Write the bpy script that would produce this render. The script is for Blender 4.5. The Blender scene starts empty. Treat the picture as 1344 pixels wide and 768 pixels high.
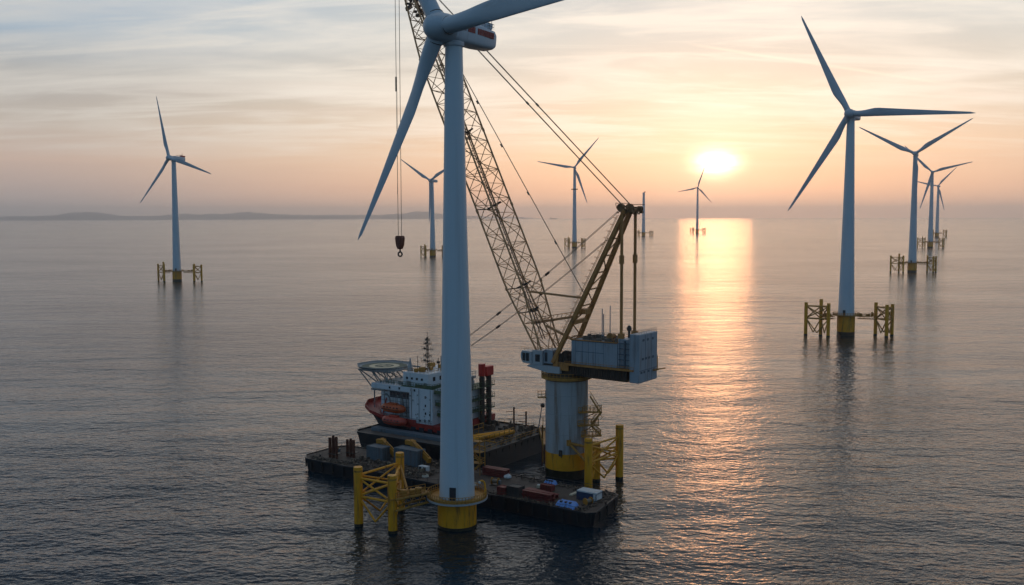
import bpy, math, random
from mathutils import Vector, Matrix
from math import sin, cos, tan, atan, atan2, pi, radians, sqrt
R = random.Random(11)
C = bpy.context.scene.collection
S = bpy.context.scene

# ------------------------------------------------------------------ camera
CAM_H = 58.0
FPX = 1290.0
PITCH = atan(102.5 / FPX)
ROLL = radians(0.16)
cam_data = bpy.data.cameras.new('camera')
cam_data.sensor_width = 36.0
cam_data.lens = 36.0 * FPX / 1344.0
cam_data.clip_start = 1.0
cam_data.clip_end = 80000.0
cam = bpy.data.objects.new('camera', cam_data)
C.objects.link(cam)
FW = Vector((0, cos(PITCH), -sin(PITCH)))
r0 = Vector((1, 0, 0)); u0 = r0.cross(FW)
RT = r0 * cos(ROLL) - u0 * sin(ROLL)
UP = u0 * cos(ROLL) + r0 * sin(ROLL)
CP = Vector((0, 0, CAM_H))
cam.matrix_world = Matrix((
    (RT.x, UP.x, -FW.x, CP.x), (RT.y, UP.y, -FW.y, CP.y), (RT.z, UP.z, -FW.z, CP.z), (0, 0, 0, 1)))
S.camera = cam

def ray(x, y):
    return FW + RT * ((x - 672) / FPX) - UP * ((y - 384) / FPX)
def at_z(x, y, z):
    d = ray(x, y); return CP + d * ((z - CAM_H) / d.z)
def at_y(x, y, Y):
    d = ray(x, y); return CP + d * (Y / d.y)

# ------------------------------------------------------------------ light
S.view_settings.view_transform = 'Standard'
S.view_settings.look = 'None'
S.view_settings.exposure = 0.12
S.view_settings.gamma = 1.0
S.view_settings.use_curve_mapping = False
SUN_DIR = ray(940, 214).normalized()
SUN_EL = math.asin(SUN_DIR.z)
SUN_AZ = atan2(SUN_DIR.x, SUN_DIR.y)           # clockwise from +Y
sd = bpy.data.lights.new('sun', 'SUN')
sd.energy = 0.036
sd.angle = radians(4.2)
sd.color = (1.0, 0.42, 0.17)
sun = bpy.data.objects.new('sun', sd); C.objects.link(sun)
sun.rotation_euler = SUN_DIR.to_track_quat('Z', 'Y').to_euler()

def lin(r, g, b, k=1.0):
    f = lambda c: (c / 255 / 12.92 if c <= 10 else ((c / 255 + .055) / 1.055) ** 2.4) * k
    return (f(r), f(g), f(b), 1.0)

class NT:
    """small helper around a node tree"""
    def __init__(s, tree): s.t = tree; s.n = tree.nodes; s.l = tree.links
    def node(s, kind, **kw):
        n = s.n.new(kind)
        for k, v in kw.items(): setattr(n, k, v)
        return n
    def put(s, sock, v):
        if hasattr(v, 'links') or isinstance(v, bpy.types.NodeSocket): s.l.new(v, sock)
        else: sock.default_value = v
    def m(s, op, a, b=0.0, c=0.0, clamp=False):
        n = s.node('ShaderNodeMath', operation=op, use_clamp=clamp)
        s.put(n.inputs[0], a); s.put(n.inputs[1], b); s.put(n.inputs[2], c)
        return n.outputs[0]
    def vm(s, op, a, b=(0, 0, 0)):
        n = s.node('ShaderNodeVectorMath', operation=op)
        s.put(n.inputs[0], a); s.put(n.inputs[1], b)
        return n.outputs['Value'] if op in ('DOT_PRODUCT', 'LENGTH') else n.outputs[0]
    def mix(s, f, a, b, mode='MIX'):
        n = s.node('ShaderNodeMix', data_type='RGBA', blend_type=mode)
        s.put(n.inputs[0], f); s.put(n.inputs[6], a); s.put(n.inputs[7], b)
        return n.outputs[2]
    def ramp(s, f, stops, interp='LINEAR'):
        n = s.node('ShaderNodeValToRGB'); cr = n.color_ramp; cr.interpolation = interp
        while len(cr.elements) > 1: cr.elements.remove(cr.elements[-1])
        cr.elements[0].position = stops[0][0]; cr.elements[0].color = stops[0][1]
        for p, c in stops[1:]:
            e = cr.elements.new(p); e.color = c
        s.put(n.inputs[0], f); return n.outputs[0]
    def rng(s, v, a, b, c=0.0, d=1.0, smooth=True):
        n = s.node('ShaderNodeMapRange', interpolation_type='SMOOTHSTEP' if smooth else 'LINEAR')
        s.put(n.inputs[0], v)
        for i, x in enumerate((a, b, c, d)): n.inputs[i + 1].default_value = x
        return n.outputs[0]
    def noise(s, vec, scale, detail=4.0, rough=0.5, dist=0.0):
        n = s.node('ShaderNodeTexNoise'); s.put(n.inputs['Vector'], vec)
        n.inputs['Scale'].default_value = scale; n.inputs['Detail'].default_value = detail
        n.inputs['Roughness'].default_value = rough; n.inputs['Distortion'].default_value = dist
        return n.outputs[0]
    def mapping(s, vec, loc=(0, 0, 0), rot=(0, 0, 0), scale=(1, 1, 1)):
        n = s.node('ShaderNodeMapping'); s.put(n.inputs[0], vec)
        n.inputs[1].default_value = loc; n.inputs[2].default_value = rot; n.inputs[3].default_value = scale
        return n.outputs[0]

def make_world():
    w = bpy.data.worlds.new('World'); S.world = w; w.use_nodes = True
    t = w.node_tree; t.nodes.clear(); N = NT(t)
    out = N.node('ShaderNodeOutputWorld'); bg = N.node('ShaderNodeBackground')
    bg.inputs['Strength'].default_value = 0.1
    t.links.new(bg.outputs[0], out.inputs[0])
    sky = N.node('ShaderNodeTexSky', sky_type='NISHITA')
    sky.sun_disc = False; sky.sun_elevation = SUN_EL; sky.sun_rotation = SUN_AZ
    sky.altitude = 50; sky.air_density = 1.2; sky.dust_density = 2.0
    D = N.node('ShaderNodeTexCoord').outputs['Generated']
    sep = N.node('ShaderNodeSeparateXYZ'); N.put(sep.inputs[0], D)
    x, y, z0 = sep.outputs
    z = N.m('MAXIMUM', z0, 0.0)
    hl = N.m('SQRT', N.m('ADD', N.m('MULTIPLY', x, x), N.m('ADD', N.m('MULTIPLY', y, y), 1e-5)))
    hs = Vector((SUN_DIR.x, SUN_DIR.y, 0)).normalized()
    h = N.m('DIVIDE', N.m('ADD', N.m('MULTIPLY', x, hs.x), N.m('MULTIPLY', y, hs.y)), hl)
    dots = N.vm('DOT_PRODUCT', D, tuple(SUN_DIR))
    dots = N.m('MINIMUM', N.m('MAXIMUM', dots, 0.0), 1.0)
    k = 10.0      # the Background runs at 0.1
    sunside = N.ramp(z, [(0.0, lin(224, 184, 160)), (.025, lin(232, 190, 162)), (.06, lin(232, 202, 174)),
                         (.11, lin(218, 206, 190)), (.18, lin(200, 204, 202)), (.24, lin(180, 192, 200)), (.4, lin(78, 108, 136)),
                         (.65, lin(54, 86, 114)), (1, lin(42, 72, 102))])
    left = N.ramp(z, [(0.0, lin(164, 158, 157)), (.025, lin(176, 162, 157)), (.05, lin(194, 172, 160)), (.09, lin(184, 175, 167)),
                      (.13, lin(168, 168, 168)), (.17, lin(152, 173, 192)), (.22, lin(138, 166, 196)), (.4, lin(46, 78, 106)),
                      (.65, lin(42, 74, 104)), (1, lin(42, 72, 102))])
    back = N.ramp(z, [(0.0, lin(78, 116, 138)), (.1, lin(94, 136, 158)), (.25, lin(84, 132, 164)), (.55, lin(60, 102, 136)), (1, lin(46, 82, 112))])
    f1 = N.rng(h, .78, 1.004)
    f0 = N.rng(h, -0.35, .75)
    base = N.mix(f0, back, N.mix(f1, left, sunside))
    # streaky high cloud
    zz = N.m('ADD', z, 0.10)
    cv = N.node('ShaderNodeCombineXYZ')
    N.put(cv.inputs[0], N.m('DIVIDE', x, zz)); N.put(cv.inputs[1], N.m('DIVIDE', y, zz))
    v1 = N.mapping(cv.outputs[0], loc=(3.1, 1.7, 0), rot=(0, 0, radians(24)), scale=(0.62, 1.35, 1))
    n1 = N.noise(v1, 1.15, 7, 0.56, 0.5)
    v2 = N.mapping(cv.outputs[0], loc=(9.3, 4.7, 0), rot=(0, 0, radians(-22)), scale=(0.7, 2.3, 1))
    n2 = N.noise(v2, 1.5, 6, 0.6, 0.8)
    fade = N.rng(z, .035, .10)
    mask = N.m('MULTIPLY', N.rng(n1, .40, .66), fade)
    mask2 = N.m('MULTIPLY', N.rng(n2, .44, .70), fade)
    ccol = N.mix(f1, lin(210, 206, 200), lin(248, 240, 228))
    ccol = N.mix(f0, lin(120, 136, 162), ccol)
    base = N.mix(N.m('MULTIPLY', mask, .62), base, ccol)
    base = N.mix(N.m('MULTIPLY', mask2, .6), base, ccol)
    # darker veil bands near the horizon
    n3 = N.noise(N.mapping(D, scale=(1.2, 1.2, 26)), 2.2, 4, .5, .3)
    veil = N.m('MULTIPLY', N.rng(n3, .45, .72), N.rng(z, .20, .04))
    base = N.mix(N.m('MULTIPLY', veil, .16), base, N.mix(f1, lin(150, 142, 147), lin(212, 166, 146)))
    # faint condensation trail: a narrow band along a great circle
    a = ray(918, 60).normalized(); b = ray(1230, 108).normalized()
    pl = a.cross(b).normalized(); mid = (a + b).normalized()
    dist = N.m('ABSOLUTE', N.vm('DOT_PRODUCT', D, tuple(pl)))
    wob = N.m('MULTIPLY', N.noise(D, 22, 3), .0016)
    trail = N.m('MULTIPLY', N.rng(N.m('ADD', dist, wob), .0034, .0006), N.rng(N.vm('DOT_PRODUCT', D, tuple(mid)), .9915, .9965))
    base = N.mix(N.m('MULTIPLY', trail, .45), base, lin(255, 238, 220))
    # the sun itself, blown out behind thin cloud, and the glow of the air round it
    def glow(p, amp, col):
        return N.mix(1.0, (col[0] * amp, col[1] * amp, col[2] * amp, 1), N.m('POWER', dots, p), 'MULTIPLY')
    shred = N.rng(N.noise(N.mapping(D, scale=(5, 5, 60)), 2.6, 4, .55), .30, .62, .55, 1.1)
    # brightness round the sun, wider than tall: angles along and across the horizon
    er = Vector((SUN_DIR.y, -SUN_DIR.x, 0)).normalized(); eu = er.cross(SUN_DIR).normalized()
    qx = N.m('DIVIDE', N.vm('DOT_PRODUCT', D, tuple(er)), .0175); qy = N.m('DIVIDE', N.vm('DOT_PRODUCT', D, tuple(eu)), .0112)
    q2 = N.m('ADD', N.m('MULTIPLY', qx, qx), N.m('MULTIPLY', qy, qy))
    gs = N.m('MULTIPLY', N.m('POWER', 2.718, N.m('MULTIPLY', q2, -1.0)), N.m('GREATER_THAN', dots, .5))
    core = N.mix(1.0, N.mix(1.0, (3.2, 2.35, 1.55, 1), gs, 'MULTIPLY'), shred, 'MULTIPLY')
    g = N.mix(1.0, core, glow(380, .15, (1, .80, .62)), 'ADD')
    g = N.mix(1.0, g, glow(60, .07, (1, .72, .58)), 'ADD')
    g = N.mix(1.0, g, glow(12, .03, (1, .80, .68)), 'ADD')
    tot = N.mix(1.0, base, g, 'ADD')
    tot = N.vm('SCALE', tot); t.nodes[-1].inputs['Scale'].default_value = k * 0.95
    nis = N.vm('SCALE', sky.outputs[0]); t.nodes[-1].inputs['Scale'].default_value = 0.12
    fin = N.vm('ADD', tot, nis)
    t.links.new(fin, bg.inputs[0])
make_world()

S.render.engine = 'CYCLES'
S.cycles.use_denoising = True
S.cycles.volume_bounces = 2
S.cycles.max_bounces = 6
S.cycles.sample_clamp_indirect = 4.0
S.cycles.sample_clamp_direct = 0.0
S.cycles.caustics_reflective = False
S.cycles.caustics_refractive = False

# ------------------------------------------------------------------ materials
MATS = {}
def paint(name, col, rough=.55, var=.14, vscale=.35, metal=0.0, stain=None, amt=.5, thr=(.52, .68), streak=.14, sscale=.9, bump=.0, spec=.5):
    """procedural painted / rusty surface: slow tone drift, fine mottling and streaky stains"""
    m = bpy.data.materials.new(name); m.use_nodes = True
    t = m.node_tree; N = NT(t); bs = t.nodes['Principled BSDF']
    P = N.node('ShaderNodeTexCoord').outputs['Object']
    n1 = N.noise(P, vscale, 5, .6); n2 = N.noise(P, vscale * 9, 4, .6)
    fac = N.m('ADD', N.m('MULTIPLY', N.m('SUBTRACT', n1, .5), 2.4), N.m('SUBTRACT', n2, .5))
    mul = N.m('ADD', 1.0, N.m('MULTIPLY', fac, var))
    base = N.vm('SCALE', (col[0], col[1], col[2])); t.nodes[-1].inputs['Scale'].default_value = 1
    N.put(t.nodes[-1].inputs['Scale'], mul)
    c = base
    if stain:
        s = N.noise(N.mapping(P, scale=(1, 1, streak)), sscale, 6, .65, .2)
        c = N.mix(N.m('MULTIPLY', N.rng(s, thr[0], thr[1]), amt), c, (*stain, 1))
    N.put(bs.inputs['Base Color'], c)
    N.put(bs.inputs['Roughness'], N.m('ADD', rough, N.m('MULTIPLY', N.m('SUBTRACT', n2, .5), .25), clamp=True))
    bs.inputs['Metallic'].default_value = metal
    bs.inputs['Specular IOR Level'].default_value = spec
    if bump:
        b = N.node('ShaderNodeBump'); b.inputs['Strength'].default_value = .6; b.inputs['Distance'].default_value = bump
        N.put(b.inputs['Height'], n2); N.put(bs.inputs['Normal'], b.outputs[0])
    MATS[name] = m; return m
RUST = (.10, .035, .014); GRIME = (.05, .042, .035)
M_TOWER = paint('turbine_white_paint', (.58, .68, .74), .38, .05, .06, stain=(.30, .32, .33), amt=.30, thr=(.50, .74), streak=.03, sscale=.55)
M_NACELLE = paint('nacelle_white_paint', (.62, .66, .70), .4, .07, .3, stain=(.25, .25, .25), amt=.4, thr=(.52, .75))
M_BLADE = paint('blade_grey_paint', (.48, .57, .63), .38, .07, .10, stain=(.26, .28, .30), amt=.4, thr=(.52, .72), streak=.3, sscale=.4)
M_YELLOW = paint('marine_yellow_paint', (.82, .35, .010), .5, .16, .5, stain=(.20, .08, .02), amt=.8, thr=(.50, .70), streak=.12)
M_YELLOWD = paint('worn_yellow_paint', (.46, .22, .035), .6, .2, .8, stain=RUST, amt=.7, thr=(.50, .70), streak=.3)
M_GROWTH = paint('wet_marine_growth', (.030, .026, .014), .35, .3, 1.2, bump=.05)
M_RIM = paint('galvanised_grey', (.38, .40, .41), .5, .14, .8, stain=(.2, .14, .08), amt=.3)
M_DOOR = paint('dark_door_paint', (.03, .035, .045), .4, .1)
M_RED = paint('faded_red_marking', (.38, .06, .045), .5, .2, 1.5)
M_CRED = paint('cap_red_paint', (.55, .03, .022), .45, .15, .8, stain=(.2, .02, .015), amt=.5)
M_CRANE = paint('crane_brown_yellow_steel', (.50, .22, .055), .6, .22, .5, stain=RUST, amt=.6, thr=(.50, .68), streak=.4)
M_BOOM = paint('boom_bare_steel', (.60, .31, .13), .6, .2, .5, stain=RUST, amt=.5, streak=.4)
M_DARKST = paint('dark_greasy_steel', (.055, .045, .036), .5, .3, 1.0, stain=RUST, amt=.6)
M_ROPE = paint('wire_rope_steel', (.22, .17, .12), .5, .2, 1.0)
M_HOUSE = paint('machinery_house_blue_grey', (.31, .37, .42), .45, .14, .35, stain=(.15, .13, .12), amt=.65, thr=(.47, .70), streak=.10)
M_HOUSEF = paint('house_seam_dark', (.10, .13, .16), .6, .1)  # even dark blue-grey for panel seams, louvres and counterweight slots
M_COL = paint('column_grey_paint', (.40, .43, .44), .5, .12, .22, stain=(.20, .13, .08), amt=.8, thr=(.48, .70), streak=.06, sscale=.7)
M_SEAM = paint('weld_seam_grey', (.30, .32, .33), .5, .1)
M_CABW = paint('cab_white_paint', (.44, .48, .50), .4, .1, .8, stain=(.25, .22, .18), amt=.4)
M_GLASS = paint('dark_window_glass', (.012, .016, .022), .06, .05, spec=.8)
M_HULLK = paint('barge_black_hull', (.014, .015, .018), .45, .3, .35, stain=(.036, .022, .016), amt=.6, thr=(.48, .68), streak=.15, sscale=.5)
M_DECK = paint('barge_deck_plate', (.105, .078, .058), .7, .35, .22, stain=(.055, .036, .026), amt=.8, thr=(.42, .62), streak=1, sscale=.25, bump=.02)
M_DECKG = paint('grey_deck_plate', (.10, .095, .085), .7, .35, .3, stain=(.07, .04, .025), amt=.7, thr=(.42, .62), streak=1, sscale=.3)
M_RUB = paint('rubber_fender', (.025, .023, .021), .8, .2, 1.0)
M_RIMB = paint('blue_grey_coaming', (.11, .14, .165), .55, .2, .4, stain=(.06, .05, .04), amt=.6)
M_SHRED = paint('ship_red_hull', (.36, .030, .022), .45, .16, .4, stain=(.12, .02, .015), amt=.6, thr=(.5, .7))
M_SHNAVY = paint('ship_navy_hull', (.016, .026, .040), .45, .2, .5, stain=(.03, .02, .02), amt=.5)
M_SHWHITE = paint('ship_white_paint', (.66, .70, .73), .45, .09, .4, stain=(.28, .20, .14), amt=.55, thr=(.55, .75), streak=.08, sscale=.8)
M_SHGREY = paint('ship_grey_gear', (.26, .28, .28), .6, .2, .8, stain=RUST, amt=.4)
M_GREEN = paint('deck_green_paint', (.075, .115, .055), .6, .25, .7, stain=(.05, .05, .03), amt=.5)
M_HELI = paint('helideck_green', (.075, .10, .062), .65, .2, .5, stain=(.14, .13, .09), amt=.5)
M_HELIC = paint('helideck_circle', (.66, .56, .36), .6, .15, .6)
M_ORANGE = paint('lifeboat_orange', (.55, .10, .022), .4, .12, .8, stain=(.25, .05, .02), amt=.4)
M_ORANGED = paint('lifeboat_red_orange', (.46, .055, .028), .4, .12, .8, stain=(.2, .03, .02), amt=.4)
M_PURP = paint('tinted_window_band', (.085, .065, .080), .3, .3, 2.5)
M_RUSTP = paint('rusty_steel_pile', (.13, .042, .022), .7, .25, .8, stain=(.05, .02, .012), amt=.6)
M_CGREY = paint('grey_container_paint', (.12, .15, .17), .55, .15, .5, stain=RUST, amt=.5, streak=.1)
M_CRED2 = paint('cargo_red_paint', (.19, .030, .024), .55, .2, .5, stain=(.07, .02, .015), amt=.6)
M_CDARK = paint('dark_cargo_paint', (.045, .047, .046), .55, .2, .6, stain=RUST, amt=.4)
M_BLUE = paint('blue_tarpaulin', (.16, .33, .72), .5, .18, .9)
M_NAVY = paint('navy_cargo_paint', (.035, .060, .12), .5, .15, .7)
M_WHITE = paint('white_cargo_paint', (.68, .68, .66), .5, .12, .8, stain=(.3, .24, .18), amt=.4)
M_CREAM = paint('cream_cargo_paint', (.62, .55, .40), .6, .12, .8)
M_ORY = paint('orange_yellow_machine', (.46, .20, .02), .55, .22, .9, stain=RUST, amt=.6)
M_SCRAP = paint('mixed_scrap', (.12, .085, .06), .8, .5, 1.2, stain=(.30, .24, .15), amt=.6, thr=(.55, .6))
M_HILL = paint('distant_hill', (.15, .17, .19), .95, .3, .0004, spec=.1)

# ------------------------------------------------------------------ mesh helpers
def frame_of(d):
    d = d.normalized()
    a = Vector((0, 0, 1)) if abs(d.z) < .95 else Vector((1, 0, 0))
    u = d.cross(a).normalized(); v = u.cross(d).normalized()
    return u, v
class MB:
    def __init__(s): s.v = []; s.f = []
    def ring(s, pts):
        i = len(s.v); s.v += [tuple(p) for p in pts]; return list(range(i, i + len(pts)))
    def skin(s, a, b):
        n = len(a)
        for i in range(n): s.f.append((a[i], a[(i + 1) % n], b[(i + 1) % n], b[i]))
    def tube(s, p, q, r, r2=None, n=8, caps=True):
        p = Vector(p); q = Vector(q); r2 = r if r2 is None else r2
        u, v = frame_of(q - p)
        ang = [2 * pi * i / n for i in range(n)]
        a = s.ring([p + u * cos(t) * r + v * sin(t) * r for t in ang])
        b = s.ring([q + u * cos(t) * r2 + v * sin(t) * r2 for t in ang])
        s.skin(a, b)
        if caps: s.f.append(tuple(reversed(a))); s.f.append(tuple(b))
        return s
    def path(s, pts, r, n=6):
        for a, b in zip(pts, pts[1:]): s.tube(a, b, r, n=n)
        return s
    def beam(s, p, q, w, h, up=(0, 0, 1)):
        p = Vector(p); q = Vector(q); d = (q - p).normalized(); up = Vector(up)
        if abs(d.dot(up)) > .98: up = Vector((1, 0, 0))
        u = d.cross(up).normalized() * (w / 2); v = u.cross(d).normalized() * (h / 2)
        a = s.ring([p - u - v, p + u - v, p + u + v, p - u + v]); b = s.ring([q - u - v, q + u - v, q + u + v, q - u + v])
        s.skin(a, b); s.f.append(tuple(reversed(a))); s.f.append(tuple(b)); return s
    def box(s, x0, x1, y0, y1, z0, z1):
        a = s.ring([(x0, y0, z0), (x1, y0, z0), (x1, y1, z0), (x0, y1, z0)])
        b = s.ring([(x0, y0, z1), (x1, y0, z1), (x1, y1, z1), (x0, y1, z1)])
        s.skin(a, b); s.f.append(tuple(reversed(a))); s.f.append(tuple(b)); return s
    def prism(s, poly, z0, z1, poly1=None):
        a = s.ring([(x, y, z0) for x, y in poly]); b = s.ring([(x, y, z1) for x, y in (poly1 or poly)])
        s.skin(a, b); s.f.append(tuple(reversed(a))); s.f.append(tuple(b)); return s
    def sideprism(s, poly, y0, y1):
        """polygon in x,z pushed along y"""
        a = s.ring([(x, y0, z) for x, z in poly]); b = s.ring([(x, y1, z) for x, z in poly])
        s.skin(a, b); s.f.append(tuple(reversed(a))); s.f.append(tuple(b)); return s
    def lathe(s, prof, n=32, c=(0, 0), a0=0, a1=2 * pi, caps=True):
        rings = []
        for r, z in prof:
            rings.append(s.ring([(c[0] + r * cos(a0 + (a1 - a0) * i / n), c[1] + r * sin(a0 + (a1 - a0) * i / n), z) for i in range(n)]))
        for a, b in zip(rings, rings[1:]): s.skin(a, b)
        if caps: s.f.append(tuple(reversed(rings[0]))); s.f.append(tuple(rings[-1]))
        return s
    def loft(s, rings, caps=True):
        rr = [s.ring(r) for r in rings]
        for a, b in zip(rr, rr[1:]): s.skin(a, b)
        if caps: s.f.append(tuple(reversed(rr[0]))); s.f.append(tuple(rr[-1]))
        return s
    def rail(s, pts, h=1.1, r=.035, post=1.5, closed=False, mid=True):
        pts = [Vector(p) for p in pts]
        if closed: pts = pts + [pts[0]]
        for a, b in zip(pts, pts[1:]):
            for k in ((1.0, .52) if mid else (1.0,)):
                s.tube(a + Vector((0, 0, h * k)), b + Vector((0, 0, h * k)), r, n=4)
            L = (b - a).length; n = max(1, int(round(L / post)))
            for i in range(n):
                p = a.lerp(b, i / n); s.tube(p, p + Vector((0, 0, h)), r, n=4)
        p = pts[-1]; s.tube(p, p + Vector((0, 0, h)), r, n=4); return s
    def build(s, name, mat, parent=None, smooth=0, bevel=0, loc=None, rot=None):
        me = bpy.data.meshes.new(name); me.from_pydata(s.v, [], s.f); me.materials.append(mat); me.update()
        if smooth:
            for p in me.polygons: p.use_smooth = True
            me.set_sharp_from_angle(angle=radians(smooth))
        o = bpy.data.objects.new(name, me); C.objects.link(o)
        if parent: o.parent = parent
        if loc is not None: o.location = loc
        if rot is not None: o.rotation_euler = rot
        if bevel:
            b = o.modifiers.new('bevel', 'BEVEL'); b.width = bevel; b.segments = 2; b.limit_method = 'ANGLE'
        return o
def tag(o, label, cat, group=None):
    o['label'] = label; o['category'] = cat
    if group: o['group'] = group
    return o
def thing(name, label, cat, loc=(0, 0, 0), rz=0, group=None):
    o = bpy.data.objects.new(name, None); C.objects.link(o); o.empty_display_size = .5
    o.location = loc; o.rotation_euler = (0, 0, rz)
    return tag(o, label, cat, group)

# ------------------------------------------------------------------ the sea, hills and haze
EARTH = 6.371e6
def make_sea():
    mb = MB(); n = 192; radii = [4]
    while radii[-1] < 29500: radii.append(radii[-1] * 1.10)
    rings = []
    for r in radii:
        rings.append(mb.ring([(r * cos(2 * pi * i / n), r * sin(2 * pi * i / n), -r * r / (2 * EARTH)) for i in range(n)]))
    for a, b in zip(rings, rings[1:]): mb.skin(a, b)
    mb.f.append(tuple(rings[0]))
    m = bpy.data.materials.new('sea_water'); m.use_nodes = True
    t = m.node_tree; N = NT(t); bs = t.nodes['Principled BSDF']
    P = N.node('ShaderNodeNewGeometry').outputs['Position']
    bs.inputs['Base Color'].default_value = (.004, .016, .026, 1)
    bs.inputs['IOR'].default_value = 1.333
    bs.inputs['Roughness'].default_value = .13
    bs.inputs['Specular IOR Level'].default_value = .5
    # swell, chop and ripples; patches of calmer and rougher water
    patch = N.noise(N.mapping(P, rot=(0, 0, .3), scale=(.6, 1, 1)), .006, 4, .55)
    pf = N.rng(patch, .32, .68, .60, 1.25)
    EPS = .12
    def height(q):
        sw = N.noise(N.mapping(q, rot=(0, 0, .22), scale=(.40, 1, 1)), .050, 1, .45, .3)
        ch = N.noise(N.mapping(q, rot=(0, 0, -.12), scale=(.55, 1, 1)), .20, 2, .5, .4)
        ri = N.noise(N.mapping(q, rot=(0, 0, .30), scale=(.65, 1, 1)), .80, 3, .55, .3)
        return N.m('ADD', N.m('MULTIPLY', sw, SW), N.m('MULTIPLY', pf, N.m('ADD', N.m('MULTIPLY', ch, CH), N.m('MULTIPLY', ri, RI))))
    SW, CH, RI = 1.3, .66, .37
    h0 = height(P); hx = height(N.vm('ADD', P, (EPS, 0, 0))); hy = height(N.vm('ADD', P, (0, EPS, 0)))
    cn = N.node('ShaderNodeCombineXYZ')
    N.put(cn.inputs[0], N.m('DIVIDE', N.m('SUBTRACT', h0, hx), EPS)); N.put(cn.inputs[1], N.m('DIVIDE', N.m('SUBTRACT', h0, hy), EPS))
    cn.inputs[2].default_value = 1.0
    N.put(bs.inputs['Normal'], N.vm('NORMALIZE', cn.outputs[0]))
    o = mb.build('sea', m, smooth=60); o['kind'] = 'structure'; o['label'] = 'calm rippled sea reflecting the sunrise sky'
make_sea()

def make_hills():
    """a low coast about twenty kilometres off, with real depth"""
    Y0 = 25000.0; drop = Y0 * Y0 / (2 * EARTH)
    px = lambda x: (x - 672) / FPX * Y0
    # photograph column -> how many pixels the ridge stands over the horizon
    prof = [(-160, 5), (-60, 7), (0, 3), (20, 5), (45, 4), (70, 6), (90, 7), (103, 11), (118, 12.5), (135, 9), (150, 5.5), (170, 4.5), (195, 4), (215, 5),
            (240, 9), (252, 8), (265, 5), (280, 9), (292, 7), (310, 9), (328, 11.5), (345, 9), (365, 7), (390, 6), (420, 5.5), (450, 5.5), (480, 5.5), (505, 5.5),
            (530, 8), (545, 11), (560, 11.5), (580, 7), (600, 4), (640, 2), (680, .8), (700, -1), (730, -4)]
    mb = MB(); rr = random.Random(5)
    xs = []; x = -160
    while x <= 730: xs.append(x); x += 4
    def hp(x):
        for (a, ha), (b, hb) in zip(prof, prof[1:]):
            if a <= x <= b: return ha + (hb - ha) * (x - a) / (b - a)
        return -3
    nd = 9; rows = []
    for j in range(nd):
        k = j / (nd - 1); row = []
        for x in xs:
            e = sin(pi * k) ** .8
            z = -drop + 32 + (.70 * hp(x) / FPX * Y0) * e * (1 + rr.uniform(-.09, .09)) - (1 - e) * 60
            row.append((px(x), Y0 + (k - .5) * 3600 + rr.uniform(-60, 60), z))
        rows.append(mb.ring(row))
    for a, b in zip(rows, rows[1:]):
        for i in range(len(a) - 1): mb.f.append((a[i], a[i + 1], b[i + 1], b[i]))
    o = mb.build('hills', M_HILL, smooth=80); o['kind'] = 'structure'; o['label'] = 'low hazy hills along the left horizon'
make_hills()

def make_haze():
    mb = MB().box(-31000, 31000, -30500, 31500, -90, 262)
    m = bpy.data.materials.new('sea_haze'); m.use_nodes = True
    t = m.node_tree; t.nodes.clear()
    out = t.nodes.new('ShaderNodeOutputMaterial'); v = t.nodes.new('ShaderNodeVolumePrincipled')
    v.inputs['Color'].default_value = (.985, .97, .965, 1)
    v.inputs['Density'].default_value = 6.0e-5
    v.inputs['Anisotropy'].default_value = .75
    t.links.new(v.outputs[0], out.inputs['Volume'])
    o = mb.build('haze', m); o['kind'] = 'stuff'; o['label'] = 'thin sea haze that fades the far turbines and hills'
make_haze()

# ------------------------------------------------------------------ wind turbines
def blade_mesh(L, root=1.15, chord=3.6, prebend=.5, grow=.17):
    """x: along the chord (leading edge +x), y: out of the rotor plane, z: span"""
    mb = MB(); rings = []; n = 20; ns = 26
    for i in range(ns + 1):
        k = i / ns; z = 1.2 + (L - 1.2) * k
        if k < .05: c, th, bl = root * 2, root * 2, 0
        else:
            q = min(1, (k - .05) / grow); q = q * q * (3 - 2 * q)
            if k < .05 + grow: c = root * 2 + (chord - root * 2) * q
            else: c = chord * (1 - .80 * ((k - .05 - grow) / (.95 - grow)) ** .92)
            th = root * 2 * (1 - q) + c * (.24 - .10 * k) * q; bl = q
        if k > .965: c *= max(.22, sqrt(max(0, (1 - k) / .035))) ; th *= max(.3, (1 - k) / .035)
        tw = radians(16 * (1 - k) ** 2 * min(1, k / .2))
        pts = []
        for j in range(n):
            a = 2 * pi * j / n
            cx = cos(a); sy = sin(a)
            X = c * .5 * cx - bl * c * .20                       # pitch axis nearer the leading edge
            Y = th * .5 * sy * (1 - bl * .55 * (0.5 - .5 * cx))
            pts.append((X * cos(tw) - Y * sin(tw), X * sin(tw) + Y * cos(tw) - prebend * k * k, z))
        rings.append(pts)
    mb.loft(rings); return mb
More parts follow.
